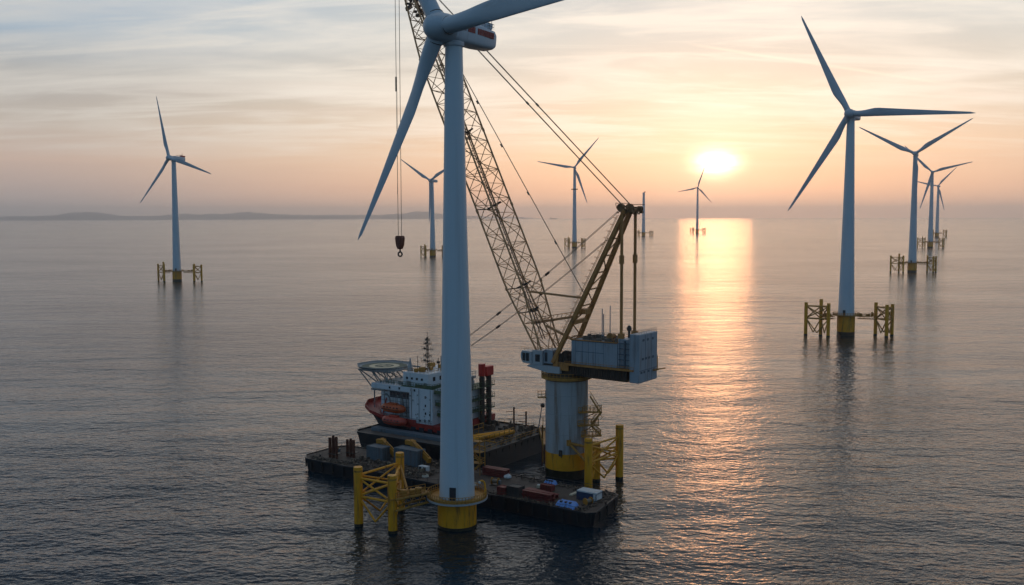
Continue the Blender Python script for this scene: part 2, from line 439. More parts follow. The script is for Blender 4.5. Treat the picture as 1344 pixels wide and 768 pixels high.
def turbine(label, base, hub_z, yaw, phase, L, cone=0, nac=1.0, r0=3.9, r1=1.75, tp_z=9.5, rotor=True, group=None, detail=0, chord=3.7, overhang=5.0, dphase=(0, 0, 0), crossbar=False, red_top=False):
    t = thing('wind_turbine', label, 'wind turbine', (base[0], base[1], -(base[0] ** 2 + base[1] ** 2) / (2 * EARTH)), 0, group)
    nseg = 48 if detail else 28
    top = hub_z - 2.3
    # foundation in the water
    wz = .55 if detail else 1.9
    f = MB().lathe([(r0 + .12, -6), (r0 + .12, wz)], nseg).build('wet_band', M_GROWTH, t, 40)
    f = MB().lathe([(r0 + .08, wz), (r0 + .08, tp_z - .32)], nseg).build('transition_piece', M_YELLOW, t, 40)
    # tower: cans with faint flange rings
    prof = []
    for i in range(13):
        k = i / 12; prof.append((r0 * .93 + (r1 - r0 * .93) * (k ** .92), tp_z + (top - tp_z) * k))
    tw = MB().lathe(prof, nseg).build('tower', M_TOWER, t, 40)
    if detail:
        for k in (.0,):
            z = tp_z + (top - tp_z) * k + .12; r = r0 * .93 + (r1 - r0 * .93) * (k ** .92)
            MB().lathe([(r + .012, z - .06), (r + .012, z + .06)], nseg).build('flange', M_SEAM, tw, 40)
    # platform with railing
    pr = r0 + 2.1
    p = MB().lathe([(pr - .3, tp_z - .32), (pr - .06, tp_z - .25), (pr - .06, tp_z)], nseg)
    p = p.build('platform', M_YELLOWD, t, 40)
    if detail: MB().lathe([(pr - .06, tp_z - .3), (pr + .04, tp_z - .3), (pr + .04, tp_z + .04), (pr - .06, tp_z + .04)], nseg, caps=False).build('rim', M_RIM, p, 40)
    rl = MB(); m = 28 if detail else 14
    rl.rail([(pr * .98 * cos(2 * pi * i / m), pr * .98 * sin(2 * pi * i / m), tp_z) for i in range(m)], 1.2, .05 if detail else .07, .62 if detail else 1.3, True)
    rl.lathe([(pr * .97, tp_z + .01), (pr * .97, tp_z + (.42 if detail else .28))], m, caps=False)
    rl.build('railing', M_YELLOWD, p)
    # door facing the camera side
    a = atan2(-base[1], -base[0]) - .25; r = r0 * .93 + .03
    d = MB(); w = .55
    for s0, s1, z0, z1, mt in ((-w, w, .1, 2.35, 0),):
        pass
    cx, cy = cos(a) * (r - .12), sin(a) * (r - .12)
    d.box(-.6, .6, -.2, .2, tp_z + .1, tp_z + 2.5)
    d.build('door', M_DOOR, t, 0, .03, (cx, cy, 0), (0, 0, a + pi / 2))
    n = Vector((-sin(yaw), -cos(yaw), 0)); rz = -yaw          # local -y points out of the rotor
    if not rotor:
        MB().lathe([(r1 + .25, top), (r1 + .3, top + .5), (r1 * .9, top + .9)], 24).build('top_cover', M_NACELLE, t, 40)
        k = MB().tube((r1 * .2, 0, top + .9), (r1 * .2, 0, top + 3.4), .7, n=10); k.box(.2, 5.4, -1.2, 1.2, top + 1.6, top + 3.2)
        k.build('lifting_frame', M_DARKST, t)
        if crossbar: pass
        return t
    if crossbar:
        MB().box(-5.5, 5.5, -3.2, 3.2, tp_z + (top - tp_z) * .72, tp_z + (top - tp_z) * .72 + 1.6).build('service_platform', M_DARKST, t, 0, 0, (0, 0, 0), (0, 0, rz))
    # nacelle (local: -y towards the rotor)
    sec = []
    prof = [(-2.2, 1.35, 1.5), (-1.6, 1.75, 1.9), (1.0, 1.95, 2.1), (6.5 * nac, 2.0, 2.05), (10.6 * nac, 1.85, 1.75), (11.4 * nac, 1.5, 1.3)]
    for y, hw, hh in prof:
        ring = []
        for j in range(24):
            q = 2 * pi * j / 24
            c_, s_ = cos(q), sin(q); e = .38
            ring.append((hw * math.copysign(abs(c_) ** e, c_), y, (hh * math.copysign(abs(s_) ** e, s_)) + .15))
        sec.append(ring)
    na = MB().loft(sec).build('nacelle', M_NACELLE, t, 35, 0, (0, 0, hub_z - (.1 if detail else 0)), (-radians(6 if detail else 3), 0, rz))
    MB().lathe([(r1 + .28, top - .45), (r1 + .34, top - .2), (r1 + .34, top + .25), (r1 + .1, top + .4)], 32).build('yaw_collar', M_NACELLE, t, 40)
    if detail:
        hs = MB(); hs.box(-1.1, 1.1, 4.2, 7.6, 2.05, 2.75); hs.box(-1.5, 1.5, 6.8, 8.0, 2.0, 3.1)
        hs.build('cooler_box', M_NACELLE, na, 0, .08)
        rl = MB(); rl.rail([(-1.6, 3.6, 2.1), (1.6, 3.6, 2.1), (1.6, 8.2, 1.95), (-1.6, 8.2, 1.95)], 1.0, .03, 1.2, True)
        rl.tube((1.1, 8.0, 2), (1.1, 8.0, 4.2), .05); rl.box(1.0, 1.24, 7.88, 8.12, 4.2, 4.5)
        rl.build('wind_sensor_rail', M_DARKST, na)
        # red lettering panels on the flank, blurred beyond reading in the photograph
        mk = MB(); X0, X1 = 1.96, 2.035
        def blk(y0, y1, z0, z1): mk.box(X0, X1, y0, y1, z0, z1)
        rr = random.Random(3)
        for (ya, yb) in ((1.7, 3.4), (4.0, 8.1)):
            y = ya
            while y < yb - .3:
                w_ = rr.choice((.42, .5, .58))
                blk(y, min(y + w_, yb), .15, 1.25); y += w_ + .07
            blk(ya, yb, .62, .74)
        mk.build('lettering', M_RED, na)
        mk = MB()
        for y0, y1, z0, z1 in ((-.2, .05, .2, 1.2), (-.2, .5, .2, .38), (.75, 1.2, .9, 1.2), (.75, .9, .2, .9), (.75, 1.25, .2, .35), (1.1, 1.25, .2, .6)):
            mk.box(X0, X1 - .01, y0, y1, z0, z1)
        mk.build('outline_marking', paint('pale_red_marking', (.50, .30, .28), .5, .2, 1.5), na)
    if red_top:
        rl = MB(); rl.box(-1.6, 1.6, 7.6, 11.2, 1.9, 3.2); rl.build('red_hoist_deck', M_CRED, na, 0, .1)
        rl = MB(); rl.rail([(-1.5, 3.6, 2.2), (-1.5, 11, 3.2)], 1.0, .07, 1.6, True); rl.tube((0, 9, 3.1), (0, 9, 5.6), .12); rl.build('wind_sensor_rail', M_DARKST, na)
    # hub and blades, rotor centre ahead of the tower
    hc = Vector((n.x * overhang, n.y * overhang, hub_z + .25))
    hp = [(.05, -2.75), (.9, -2.6), (1.6, -2.1), (2.1, -1.2), (2.3, -.2), (2.32, 1.2), (2.2, 2.05), (1.5, 2.15)]
    hb = MB(); hs = 1.12 if detail else 1.0; rings = [[(hs * r_ * cos(2 * pi * j / 32), y_ * hs, hs * r_ * sin(2 * pi * j / 32)) for j in range(32)] for r_, y_ in hp]
    hb.loft(rings)
    for i in range(3):
        ph = radians(phase + 120 * i)
        d_ = Vector((sin(ph), 0, cos(ph)))
        hb.tube(d_ * .8, d_ * 2.62, 1.62 if detail else 1.42, 1.58 if detail else 1.36, 24)
    seals = []
    if detail:
        for i in range(3):
            ph = radians(phase + 120 * i); d_ = Vector((sin(ph), 0, cos(ph)))
            seals.append(MB().tube(d_ * 2.58, d_ * 2.72, 1.62, n=28))
    hb = hb.build('hub', M_BLADE, t, 40, 0, hc, (radians(0), 0, rz))
    for q in seals: q.build('root_seal', M_DARKST, hb, 40)
    bm = None
    for i in range(3):
        ph = radians(phase + dphase[i] + 120 * i)
        if bm is None:
            b = blade_mesh(L, 1.5 if detail else 1.35, chord, .5, .30 if detail else .17).build('blade', M_BLADE, t, 50); bm = b
        else:
            b = bm.copy(); C.objects.link(b)
        # blade local z -> direction in the rotor plane
        b.matrix_local = Matrix.Translation(hc) @ Matrix.Rotation(rz, 4, 'Z') @ Matrix.Rotation(ph, 4, 'Y') @ Matrix.Rotation(radians(cone), 4, 'X')
    return t

GW = 'wind turbines of the offshore farm'
YAW = radians(32)
A_BASE = (-10.35, 179.9)
turbine('nearest wind turbine, tall white tower in front of the crane, red marks on its nacelle', A_BASE, 90.9, radians(46), 90, 44, 3, .80, 3.55, 1.58, 5.6, detail=1, group=GW, chord=3.5, overhang=3.3)
turbine('wind turbine standing alone at far left, red deck on top of its nacelle', (-296.2, 868), 107.8, YAW, 106, 56, 0, 1.0, 3.9, 1.85, 9, group=GW, red_top=True, chord=4.0)
turbine('wind turbine half hidden behind the left side of the nearest tower', (-109.4, 1359), 104.6, radians(30), 62, 58, 0, 1.0, 4.2, 2.0, 9.5, group=GW, chord=4.4)
turbine('wind turbine seen between the lattice boom and the A-frame mast, small platform midway up tower', (109.3, 1717), 138.6, radians(10), 40, 66, 0, 1.0, 4.4, 2.2, 9.5, group=GW, crossbar=True, chord=4.8)
turbine('bare turbine tower without blades, right of the A-frame mast head', (346.7, 2593), 116, YAW, 0, 60, 0, 1.0, 4.8, 3.0, 10, rotor=False, group=GW)
turbine('small far wind turbine standing directly under the sun', (562, 2985), 137.8, radians(10), 18, 62, 0, 1.0, 4.6, 2.4, 11, group=GW, chord=5.0)
turbine('largest wind turbine of the right side, one blade held level to the right', (159.5, 466.9), 104.3, radians(35), 93, 54, -3, .9, 4.05, 1.75, 9.8, group=GW, chord=3.9, overhang=2.7)
turbine('wind turbine second from the front in the right row, two blades raised like a V', (396.9, 973.6), 116.1, radians(28), 58, 60, 0, 1.0, 4.3, 2.0, 9.3, group=GW, chord=4.4)
turbine('wind turbine third from the front in the right row, behind the V-bladed one', (709, 1667), 127, radians(28), 76, 64, 0, 1.0, 4.6, 2.2, 10, group=GW, chord=4.8)
turbine('farthest wind turbine at the end of the right row', (1045, 2420), 124.7, radians(40), 44, 62, 0, 1.0, 4.8, 2.4, 10, group=GW, chord=5.0)

# ------------------------------------------------------------------ mooring dolphins
def dolphin(label, base, piles, r=.82, walk_to=None, walk_z=6.5, group='yellow pile clusters beside the turbines', detail=False, braces=None, low=2.2):
    """piles: list of (x, y, top z) relative to base"""
    b = Vector((base[0], base[1], -(base[0] ** 2 + base[1] ** 2) / (2 * EARTH)))
    cx = sum(p[0] for p in piles) / len(piles); cy = sum(p[1] for p in piles) / len(piles)
    t = thing('pile_cluster', label, 'pile cluster', b + Vector((cx, cy, 0)), 0, group)
    P = [(p[0] - cx, p[1] - cy, p[2]) for p in piles]
    for x, y, z in P:
        o = MB().lathe([(r, .5), (r, z - .25), (r * .97, z)], 20, (x, y)).build('pile', M_YELLOW, t, 40)
        MB().lathe([(r + .03, -5), (r + .03, .5)], 16, (x, y)).build('wet_band', M_GROWTH, o, 40)
        if detail: MB().lathe([(r + .04, z - .9), (r + .04, z - .55), ], 20, (x, y)).build('collar', M_YELLOWD, o, 40)
    br = MB(); rb = .24 if detail else .34
    prs = braces or [(i, (i + 1) % len(P)) for i in range(len(P))]
    for i, j in prs:
        a, c = P[i], P[j]; top = min(a[2], c[2]) - 1.6; mid = (top + low) / 2
        for z in (top, mid): br.tube((a[0], a[1], z), (c[0], c[1], z), rb, n=8)
        br.tube((a[0], a[1], top), (c[0], c[1], mid), rb * .8, n=8); br.tube((a[0], a[1], mid), (c[0], c[1], top), rb * .8, n=8)
        m = ((a[0] + c[0]) / 2, (a[1] + c[1]) / 2, low - .8)
        br.tube((a[0], a[1], mid), m, rb * .8, n=8); br.tube((c[0], c[1], mid), m, rb * .8, n=8)
    br.build('brace', M_YELLOW if detail else M_YELLOWD, t, 40)
    if walk_to is not None:
        w = Vector(walk_to) - Vector((cx, cy, 0)); s = min(P, key=lambda p: (p[0] - w.x) ** 2 + (p[1] - w.y) ** 2)
        s = Vector((s[0], s[1], walk_z)); w = Vector((w.x, w.y, walk_z))
        d = (w - s).normalized(); hw = 1.15 if detail else .8; dd = 1.9 if detail else 1.3; side = Vector((-d.y, d.x, 0)) * hw
        mb = MB()
        mb.beam(s - d * .8, w, hw * 1.9, .14)
        for sg in (-1, 1):
            mb.tube(s + side * sg, w + side * sg, .2 * hw + .02, n=8); mb.tube(s + side * sg - Vector((0, 0, dd + .2)), w + side * sg - Vector((0, 0, dd - .3)), .17 * hw + .02, n=8)
            k = max(2, int((w - s).length / 1.8))
            for i in range(k):
                mb.tube(s.lerp(w, i / k) + side * sg, s.lerp(w, (i + .5) / k) + side * sg - Vector((0, 0, dd - .1)), .07, n=4)
                mb.tube(s.lerp(w, (i + .5) / k) + side * sg - Vector((0, 0, dd - .1)), s.lerp(w, (i + 1) / k) + side * sg, .07, n=4)
            mb.rail([s + side * sg, w + side * sg], 1.15, .06, 1.5)
        if detail:
            for q in P[1:]:
                mb.tube((q[0], q[1], q[2] - 2.2), s.lerp(w, .45) + Vector((0, 0, .1)), .22, n=8); mb.tube((q[0], q[1], walk_z - .2), s.lerp(w, .2), .3, n=8)
            for q, e in ((.3, .7), (.55, .5), (.72, .6)):
                c_ = s.lerp(w, q); mb.box(c_.x - e, c_.x + e, c_.y - .5, c_.y + .5, walk_z + .08, walk_z + .5 + e)
        if not detail:
            rr = random.Random(int(cx * 10))
            for i in range(7):
                q = s.lerp(w, rr.uniform(.15, .95)); hh = rr.uniform(.6, 2.0)
                mb.box(q.x - rr.uniform(.2, .5), q.x + rr.uniform(.2, .6), q.y - .4, q.y + .4, walk_z + .06, walk_z + hh)
        mb.build('walkway', M_YELLOWD, t)
    return t
# relative pile layouts read off the big turbine at the right
LEFT3 = [(-18.4, 2.6, 15.6), (-12.2, -0.6, 17.4), (-10.1, -5.2, 15.8)]
RIGHT3 = [(14.6, 1.2, 15.6), (16.8, -7.0, 15.2), (21.6, -1.2, 15.0)]
def pair(base, k, hz, wl, wr, only=None, wz=8.6, tr=6):
    if only != 'right': dolphin(wl, base, [(x * k[0], y * k[0], z * hz) for x, y, z in LEFT3], walk_to=(-tr + .2, 0, 0), walk_z=wz)
    if only != 'left': dolphin(wr, base, [(x * k[1], y * k[1], z * hz) for x, y, z in RIGHT3], walk_to=(tr - .2, 0, 0), walk_z=wz)
pair((159.5, 466.9), (1, 1), 1, 'three tall yellow piles left of the largest right-hand turbine', 'three tall yellow piles right of the largest right-hand turbine', wz=9.0)
pair((-296.2, 868), (.95, 1.02), .98, 'yellow pile cluster left of the turbine standing alone at far left', 'yellow pile cluster right of the turbine standing alone at far left', wz=8.6)
pair((-109.4, 1359), (.9, .9), 1.0, 'yellow pile cluster left of the half-hidden turbine behind the nearest tower', 'yellow pile cluster peeping out right beside the half-hidden turbine', wz=8.6)
pair((109.3, 1717), (.9, .85), 1.1, 'yellow pile cluster left of the turbine between boom and A-frame', 'yellow pile cluster right of the turbine between boom and A-frame', wz=8.8)
pair((346.7, 2593), (1.1, 1.15), 1.0, 'tiny pile cluster left of the bladeless tower', 'tiny pile cluster right of the bladeless tower', wz=9.2)
pair((562, 2985), (1.1, 1.15), 1.1, 'tiny pile cluster left of the turbine under the sun', 'tiny pile cluster right of the turbine under the sun', wz=10)
pair((396.9, 973.6), (1.1, 1.06), 1.05, 'yellow pile cluster left of the V-bladed turbine', 'yellow pile cluster right of the V-bladed turbine', wz=8.8)
pair((709, 1667), (1.1, 1.06), 1.1, 'small pile cluster left of the third turbine in the right row', 'small pile cluster right of the third turbine in the right row', wz=9.2)
pair((1045, 2420), (1.1, 1.1), 1.2, 'tiny pile cluster left of the farthest turbine in the right row', 'tiny pile cluster right of the farthest turbine in the right row', wz=9.4)
# the big ones in front
dolphin('big yellow pile cluster with braces, beside the foot of the nearest turbine', A_BASE,
        [(-18.45, .1, 11.2), (-11.6, -4.0, 10.7), (-11.7, 9.4, 11.6)], .84, (-5.4, .4, 0), 6.4, group='yellow pile clusters beside the turbines', detail=True)
dolphin('big yellow pile pair with braces, right of the crane column', (12.1, 216),
        [(3.9, -12.5, 11.0), (11.4, -3.6, 12.0), (6.2, -5.2, 8.6)], .86, None, detail=True, group='yellow pile clusters beside the turbines')

# ------------------------------------------------------------------ barge frame: s runs left along the barges, t away from the camera
O_B = Vector((14.6, 177.4, 0)); RZ = radians(-34.7)
XB = Vector((cos(RZ), sin(RZ), 0)); YB = Vector((-sin(RZ), cos(RZ), 0))
def bp(s, t, z): return O_B - XB * s + YB * t + Vector((0, 0, z))
def onT(x, y, t):
    """point of the picture column/row on the upright plane t = const, as (s, t, z)"""
    d = ray(x, y); k = (O_B + YB * t - CP).dot(YB) / d.dot(YB); p = CP + d * k - O_B
    return (-p.dot(XB), t, p.z)
def bthing(name, label, cat, s, t, z, group=None, turn=0):
    return thing(name, label, cat, bp(s, t, z), RZ + turn, group)

# --- the long low barge
Z1 = 2.7
def make_barge1():
    r = bthing('deck_barge', 'long low black barge lying behind the foot of the nearest turbine', 'barge', 0, 0, 0)
    W = 14.7; L = 76.0; c = 1.3; L = 77.5
    poly = [(-L + c * 2, 0), (-c, 0), (0, c), (-1.9, W - c), (-3.2, W), (-L + c * 2, W), (-L, W - 2 * c), (-L, 2 * c)]
    low = [(-L + 3, .5), (-1.6, .3), (-.7, 1.3), (-2.5, W - 1.3), (-3.5, W - .3), (-L + 3, W - .5), (-L + 2, W - 2), (-L + 2, 2)]
    MB().prism(low, -1.5, Z1 - .05, poly).build('hull', M_HULLK, r, 0, .05)
    inner = [(x * .9965 - .13, y * .985 + .11) for x, y in poly]
    MB().prism(inner, Z1 - .05, Z1 + .0).build('deck', M_DECK, r)
    mb = MB()
    P = poly + [poly[0]]
    for a, b in zip(P, P[1:]): mb.beam((a[0], a[1], Z1 + .02), (b[0], b[1], Z1 + .02), .26, .34)
    mb.build('coaming', M_HULLK, r)
    mb = MB()
    for a, b in zip(P, P[1:]):
        n = max(1, int((Vector(b) - Vector(a)).length / 3.2))
        for i in range(n):
            q = Vector(a).lerp(Vector(b), (i + .5) / n); d = (Vector(b) - Vector(a)).normalized(); nn = Vector((d.y, -d.x))
            MB().tube((q.x + nn.x * .12, q.y + nn.y * .12, Z1 - .1), (q.x + nn.x * .05, q.y + nn.y * .05, .5), .17, n=6).build('fender', M_RUB, r, 50)
    bo = None
    for s, t in ((3, .9), (4.6, 13.6), (25, .9), (25, 13.8), (50, 13.8), (73, 2.6), (73, 12), (60, .9), (1, 7)):
        mb = MB().tube((-s, t, Z1), (-s, t, Z1 + .75), .2, n=10).tube((-s, t, Z1 + .6), (-s, t, Z1 + .78), .3, n=10)
        mb.build('bollard', M_DARKST, r)
    mb = MB().rail([(-75.6, 4, Z1), (-75.6, 12, Z1), (-72.5, 14.4, Z1), (-66, 14.4, Z1)], 1.2, .045, 2.0); mb.build('railing', M_DARKST, r)
    mb = MB().rail([(-5, 14.5, Z1), (-20, 14.5, Z1), (-34, 14.5, Z1)], 1.1, .04, 2.4); mb.build('railing', M_DARKST, r)
    return r
make_barge1()

# --- second barge, higher, carrying the accommodation ship
Z2 = 4.4
B2 = [(-78.5, 20.6), (-41.0, 20.6), (-40.0, 21.6), (-40.0, 48.2), (-42.0, 50.0), (-78.5, 50.0), (-80.3, 48), (-80.3, 22.4)]
def make_barge2():
    r = bthing('transport_barge', 'high dark barge carrying the red and white ship', 'barge', 0, 0, 0)
    low = [(x * .985 - .9 * (1 if x > -60 else -1) * .6, 20.6 + (y - 20.6) * .97 + .4) for x, y in B2]
    MB().prism(low, -2, Z2 - .06, B2).build('hull', M_HULLK, r, 0, .06)
    MB().prism([(x * .995 - .3, y * .995 + .17) for x, y in B2], Z2 - .06, Z2).build('deck', M_DECKG, r)
    mb = MB(); P = B2 + [B2[0]]
    for a, b in zip(P, P[1:]): mb.beam((a[0], a[1], Z2 + .08), (b[0], b[1], Z2 + .08), .3, .45)
    mb.build('coaming', M_HULLK, r)
    # blue-grey walkway strip along the near edge
    MB().box(-77.5, -46, 24.4, 26.6, Z2 + .005, Z2 + .9).build('side_walkway', M_RIMB, r, 0, .06)
    mb = MB().rail([(-40.3, 22, Z2 + .3), (-40.3, 46, Z2 + .3), (-44, 47.7, Z2 + .3), (-55, 47.7, Z2 + .3)], 1.2, .05, 2.0); mb.build('railing', M_YELLOWD, r)
    mb = MB()
    for i in range(9):
        y = 23 + i * 2.6; MB().tube((-39.9, y, Z2 - .1), (-40.5, y, .5), .12, n=6).build('fender', M_RUB, r, 50)
    return r
make_barge2()

# ------------------------------------------------------------------ the accommodation ship on the second barge
def make_ship():
    s0, t0 = 70.0, 28.0
    r = bthing('accommodation_ship', 'red hulled ship with white superstructure and helideck, standing on the high barge', 'ship', s0, t0, Z2)
    X = lambda s: -(s - s0)
    Y = lambda t: t - t0
    Zr = lambda z: z - Z2
    def outline(d, rake, z, sheer, lw=False):
        pts = [(57, 28), (66, 28), (77, 28), (82, 29), (85.6, 31), (87.8, 34.5), (88, 38.5), (87.6, 42), (84.5, 46), (80, 48.4), (73, 49), (57, 49)]
        out = []
        for s, t in pts:
            k = max(0, (s - 74) / 14); kk = min(1, k * 1.5) ** .8 if lw else k * k
            tt = 37.5 + (t - 37.5) * (1 - d)
            out.append((X(s - rake * k), Y(tt), Zr(z + sheer * kk)))
        return out
    MB().loft([outline(.06, 5.0, 4.4, 0), outline(.02, 2.2, 5.4, 2.1, True)]).build('lower_hull', M_SHNAVY, r, 35)
    MB().loft([outline(.018, 2.2, 5.4, 2.1, True), outline(0, 0, 6.9, 2.0)]).build('hull', M_SHRED, r, 35)
    # bulwark round the bow and foredeck
    o1 = outline(0, 0, 6.9, 2.0); bw = MB()
    for a, b in zip(o1[1:11], o1[2:11]): bw.beam(Vector(a) + Vector((0, 0, .4)), Vector(b) + Vector((0, 0, .4)), .18, .8)
    bw.build('bulwark', M_SHRED, r)
    # superstructure: big near wall, recessed boat bay, upper deck, bridge
    sp = MB()
    sp.box(X(68.3), X(61), Y(28.4), Y(45.5), Zr(6.92), Zr(15.6))
    sp.box(X(80.2), X(68.35), Y(31.2), Y(45), Zr(6.94), Zr(14.2))
    sp.box(X(81.0), X(68.32), Y(28.45), Y(45.4), Zr(14.25), Zr(15.55))
    sp.box(X(60.95), X(57.6), Y(31.5), Y(45.2), Zr(6.93), Zr(14.6))
    sp = sp.build('superstructure', M_SHWHITE, r, 0, .06)
    def win(s, t, z, w, h, face='n', mat=M_GLASS, nm='window'):
        m = MB()
        if face == 'n': m.box(X(s) - w / 2, X(s) + w / 2, Y(t) - .04, Y(t) + .05, Zr(z) - h / 2, Zr(z) + h / 2)
        else: m.box(X(s) - .05, X(s) + .04, Y(t) - w / 2, Y(t) + w / 2, Zr(z) - h / 2, Zr(z) + h / 2)
        return m.build(nm, mat, sp)
    for s, z in ((63.2, 13.6), (63.2, 11.5), (63.2, 9.6), (61.8, 9.4), (63.4, 7.8), (62.1, 7.9), (64.9, 7.6), (66.6, 15.0)):
        win(s, 28.4, z, .42, .6)
    for s, z in ((71.6, 15.0), (74.8, 14.9)): win(s, 28.45, z, .5, .55)
    win(73.6, 31.2, 12.6, 7.2, 1.5, nm='window_band', mat=M_PURP)
    for s in (70, 72, 74, 76): win(s, 31.2, 8.6, .6, .9)
    # end wall with green gallery decks
    win(57.6, 33, 9.6, 2.0, 3.4, 'e', nm='shutter', mat=M_SHGREY); win(57.6, 37.5, 9.4, 1.2, 2.2, 'e', nm='doorway')
    for z, ta in ((8.9, 30), (11.6, 29.4), (14.6, 29)):
        g = MB().box(X(61), X(56.0), Y(ta), Y(47.5), Zr(z) + .02, Zr(z) + .25)
        g = g.build('gallery', M_GREEN, r, 0, .03)
        rl = MB().rail([(X(60.9), Y(ta + .1), Zr(z) + .25), (X(56.1), Y(ta + .1), Zr(z) + .25), (X(56.1), Y(47.4), Zr(z) + .25)], 1.1, .06, 1.0)
        rl.box(X(60.9), X(56.2), Y(ta + .04), Y(ta + .1), Zr(z) + .3, Zr(z) + .8); rl.build('railing', M_GREEN, g)
    mb = MB()
    for z in (7.2, 11.8):
        for t in (31, 36, 41, 46): mb.tube((X(56.3), Y(t), Zr(6.9)), (X(56.3), Y(t), Zr(14.6)), .14, n=6)
    mb.build('gallery_post', M_SHGREY, r)
    br = MB().box(X(71.5), X(63.4), Y(29.8), Y(44.5), Zr(15.62), Zr(19.0)).build('bridge', M_SHWHITE, r, 0, .06)
    for t in (31.6, 34.2, 35.6, 38.0): MB().box(X(63.4) - .03, X(63.4) + .05, Y(t), Y(t + .9), Zr(17.1), Zr(18.1)).build('window', M_GLASS, br)
    for s in (70.2, 68.6, 67.0, 65.4): MB().box(X(s) - .32, X(s) + .32, Y(29.8) - .05, Y(29.8) + .03, Zr(17.3), Zr(17.85)).build('window', M_GLASS, br)
    g = MB().box(X(71.2), X(61.0), Y(28.5), Y(29.8), Zr(15.61), Zr(15.74)); g.build('upper_deck', M_GREEN, r)
    rl = MB().rail([(X(78), Y(28.6), Zr(15.7)), (X(68), Y(28.6), Zr(15.7)), (X(61.1), Y(28.6), Zr(15.7)), (X(61.1), Y(45), Zr(15.7))], 1.1, .06, .9)
    rl.box(X(66.5), X(61.2), Y(28.52), Y(28.6), Zr(15.75), Zr(16.55)); rl.box(X(61.2), X(61.1), Y(28.6), Y(45), Zr(15.75), Zr(16.55))
    rl.build('railing', M_GREEN, r)
    cl = MB(); rr = random.Random(8)
    for i in range(26):
        s = rr.uniform(64, 78); t = rr.uniform(29.3, 31); a = rr.uniform(.2, .6); h = rr.uniform(.3, 1.3)
        cl.box(X(s) - a, X(s) + a, Y(t) - a * .6, Y(t) + a * .6, Zr(15.66), Zr(15.66) + h)
    cl.build('deck_gear', M_SHGREY, r)
    cl = MB().rail([(X(71.3), Y(30), Zr(19.02)), (X(63.6), Y(30), Zr(19.02)), (X(63.6), Y(44.3), Zr(19.02))], 1.0, .05, 1.2)
    for i in range(10):
        s = rr.uniform(64.5, 71); t = rr.uniform(31, 43); a = rr.uniform(.2, .7)
        cl.box(X(s) - a, X(s) + a, Y(t) - a, Y(t) + a, Zr(19.01), Zr(19.01) + rr.uniform(.4, 1.5))
    cl.build('roof_gear', M_YELLOWD, r)
    # lattice mast with cross arms
    ms = MB(); bx, by = X(66.6), Y(33.5); zb, zt = Zr(19.02), Zr(27.6)
    for dx, dy in ((-.35, -.35), (.35, -.35), (.35, .35), (-.35, .35)): ms.tube((bx + dx, by + dy, zb), (bx + dx * .3, by + dy * .3, zt), .07, n=5)
    for i in range(9):
        z = zb + (zt - zb) * (i + .3) / 9; w = .35 * (1 - .7 * (i + .3) / 9); z2 = z + .9
        for a, b in (((-w, -w), (w, -w)), ((w, -w), (w, w)), ((w, w), (-w, w)), ((-w, w), (-w, -w))):
            ms.tube((bx + a[0], by + a[1], z), (bx + b[0], by + b[1], z2), .045, n=4)
    for z, w in ((2.6, 1.9), (3.9, 1.3), (5.6, 1.8), (6.9, 1.2), (7.9, .8)):
        ms.tube((bx - w, by, zb + z), (bx + w, by, zb + z), .06, n=5); ms.tube((bx, by - w, zb + z), (bx, by + w, zb + z), .06, n=5)
        for q in (-w, -w * .5, w * .6, w): ms.tube((bx + q, by, zb + z - .35), (bx + q, by, zb + z + .55), .05, n=5)
        ms.box(bx - w * .7, bx - w * .3, by - .1, by + .1, zb + z, zb + z + .35)
    ms.tube((bx, by, zt), (bx, by, zt + 1.4), .05, n=5)
    ms.build('radar_mast', M_DARKST, r)
    ms = MB(); ms.tube((X(69.4), Y(33), zb), (X(69.4), Y(33), zb + 3.8), .07, n=5); ms.tube((X(69.8), Y(33), zb + 2.2), (X(69.0), Y(33), zb + 2.2), .06, n=5)
    ms.tube((X(65.2), Y(36), zb), (X(65.2), Y(36), zb + 3.2), .08, n=5); ms.box(X(65.6), X(64.8), Y(35.8), Y(36.2), zb + 1.8, zb + 2.4)
    ms.build('aerial', M_DARKST, r)
    MB().lathe([(.75, zb), (.7, zb + .8), (.42, zb + 1.6), (.2, zb + 2.6), (.06, zb + 3.4)], 16, (X(71.0), Y(32))).build('radome', M_RIM, r, 40)
    MB().tube((X(64.2), Y(36), Zr(19.01)), (X(64.2), Y(36), Zr(22.8)), .22, n=10).tube((X(64.2), Y(38), Zr(19.01)), (X(64.2), Y(38), Zr(21.1)), .22, n=10).tube((X(64.2), Y(36), Zr(20.2)), (X(64.2), Y(38), Zr(20.2)), .14, n=8).build('rope_post', M_SHGREY, r, 40)
    # helideck on a lattice of struts over the bow
    hx, hy, hz, hr = X(82.4), Y(35), Zr(18.9), 6.6
    oc = [(hx + hr * cos(pi / 8 + i * pi / 4), hy + hr * sin(pi / 8 + i * pi / 4)) for i in range(8)]
    ob = [(hx + hr * .93 * cos(pi / 8 + i * pi / 4), hy + hr * .93 * sin(pi / 8 + i * pi / 4)) for i in range(8)]
    hd = MB().prism(ob, hz - .75, hz, oc).build('helideck', M_RIM, r)
    MB().lathe([(hr * .90, hz + .004), (hr * .90, hz + .012)], 40, (hx, hy)).build('landing_surface', M_HELI, hd)
    rg = MB()
    for ra, rb_ in ((hr * .38, hr * .60),):
        n = 48; a = rg.ring([(hx + ra * cos(2 * pi * i / n), hy + ra * sin(2 * pi * i / n), hz + .018) for i in range(n)])
        b = rg.ring([(hx + rb_ * cos(2 * pi * i / n), hy + rb_ * sin(2 * pi * i / n), hz + .018) for i in range(n)]); rg.skin(a, b)
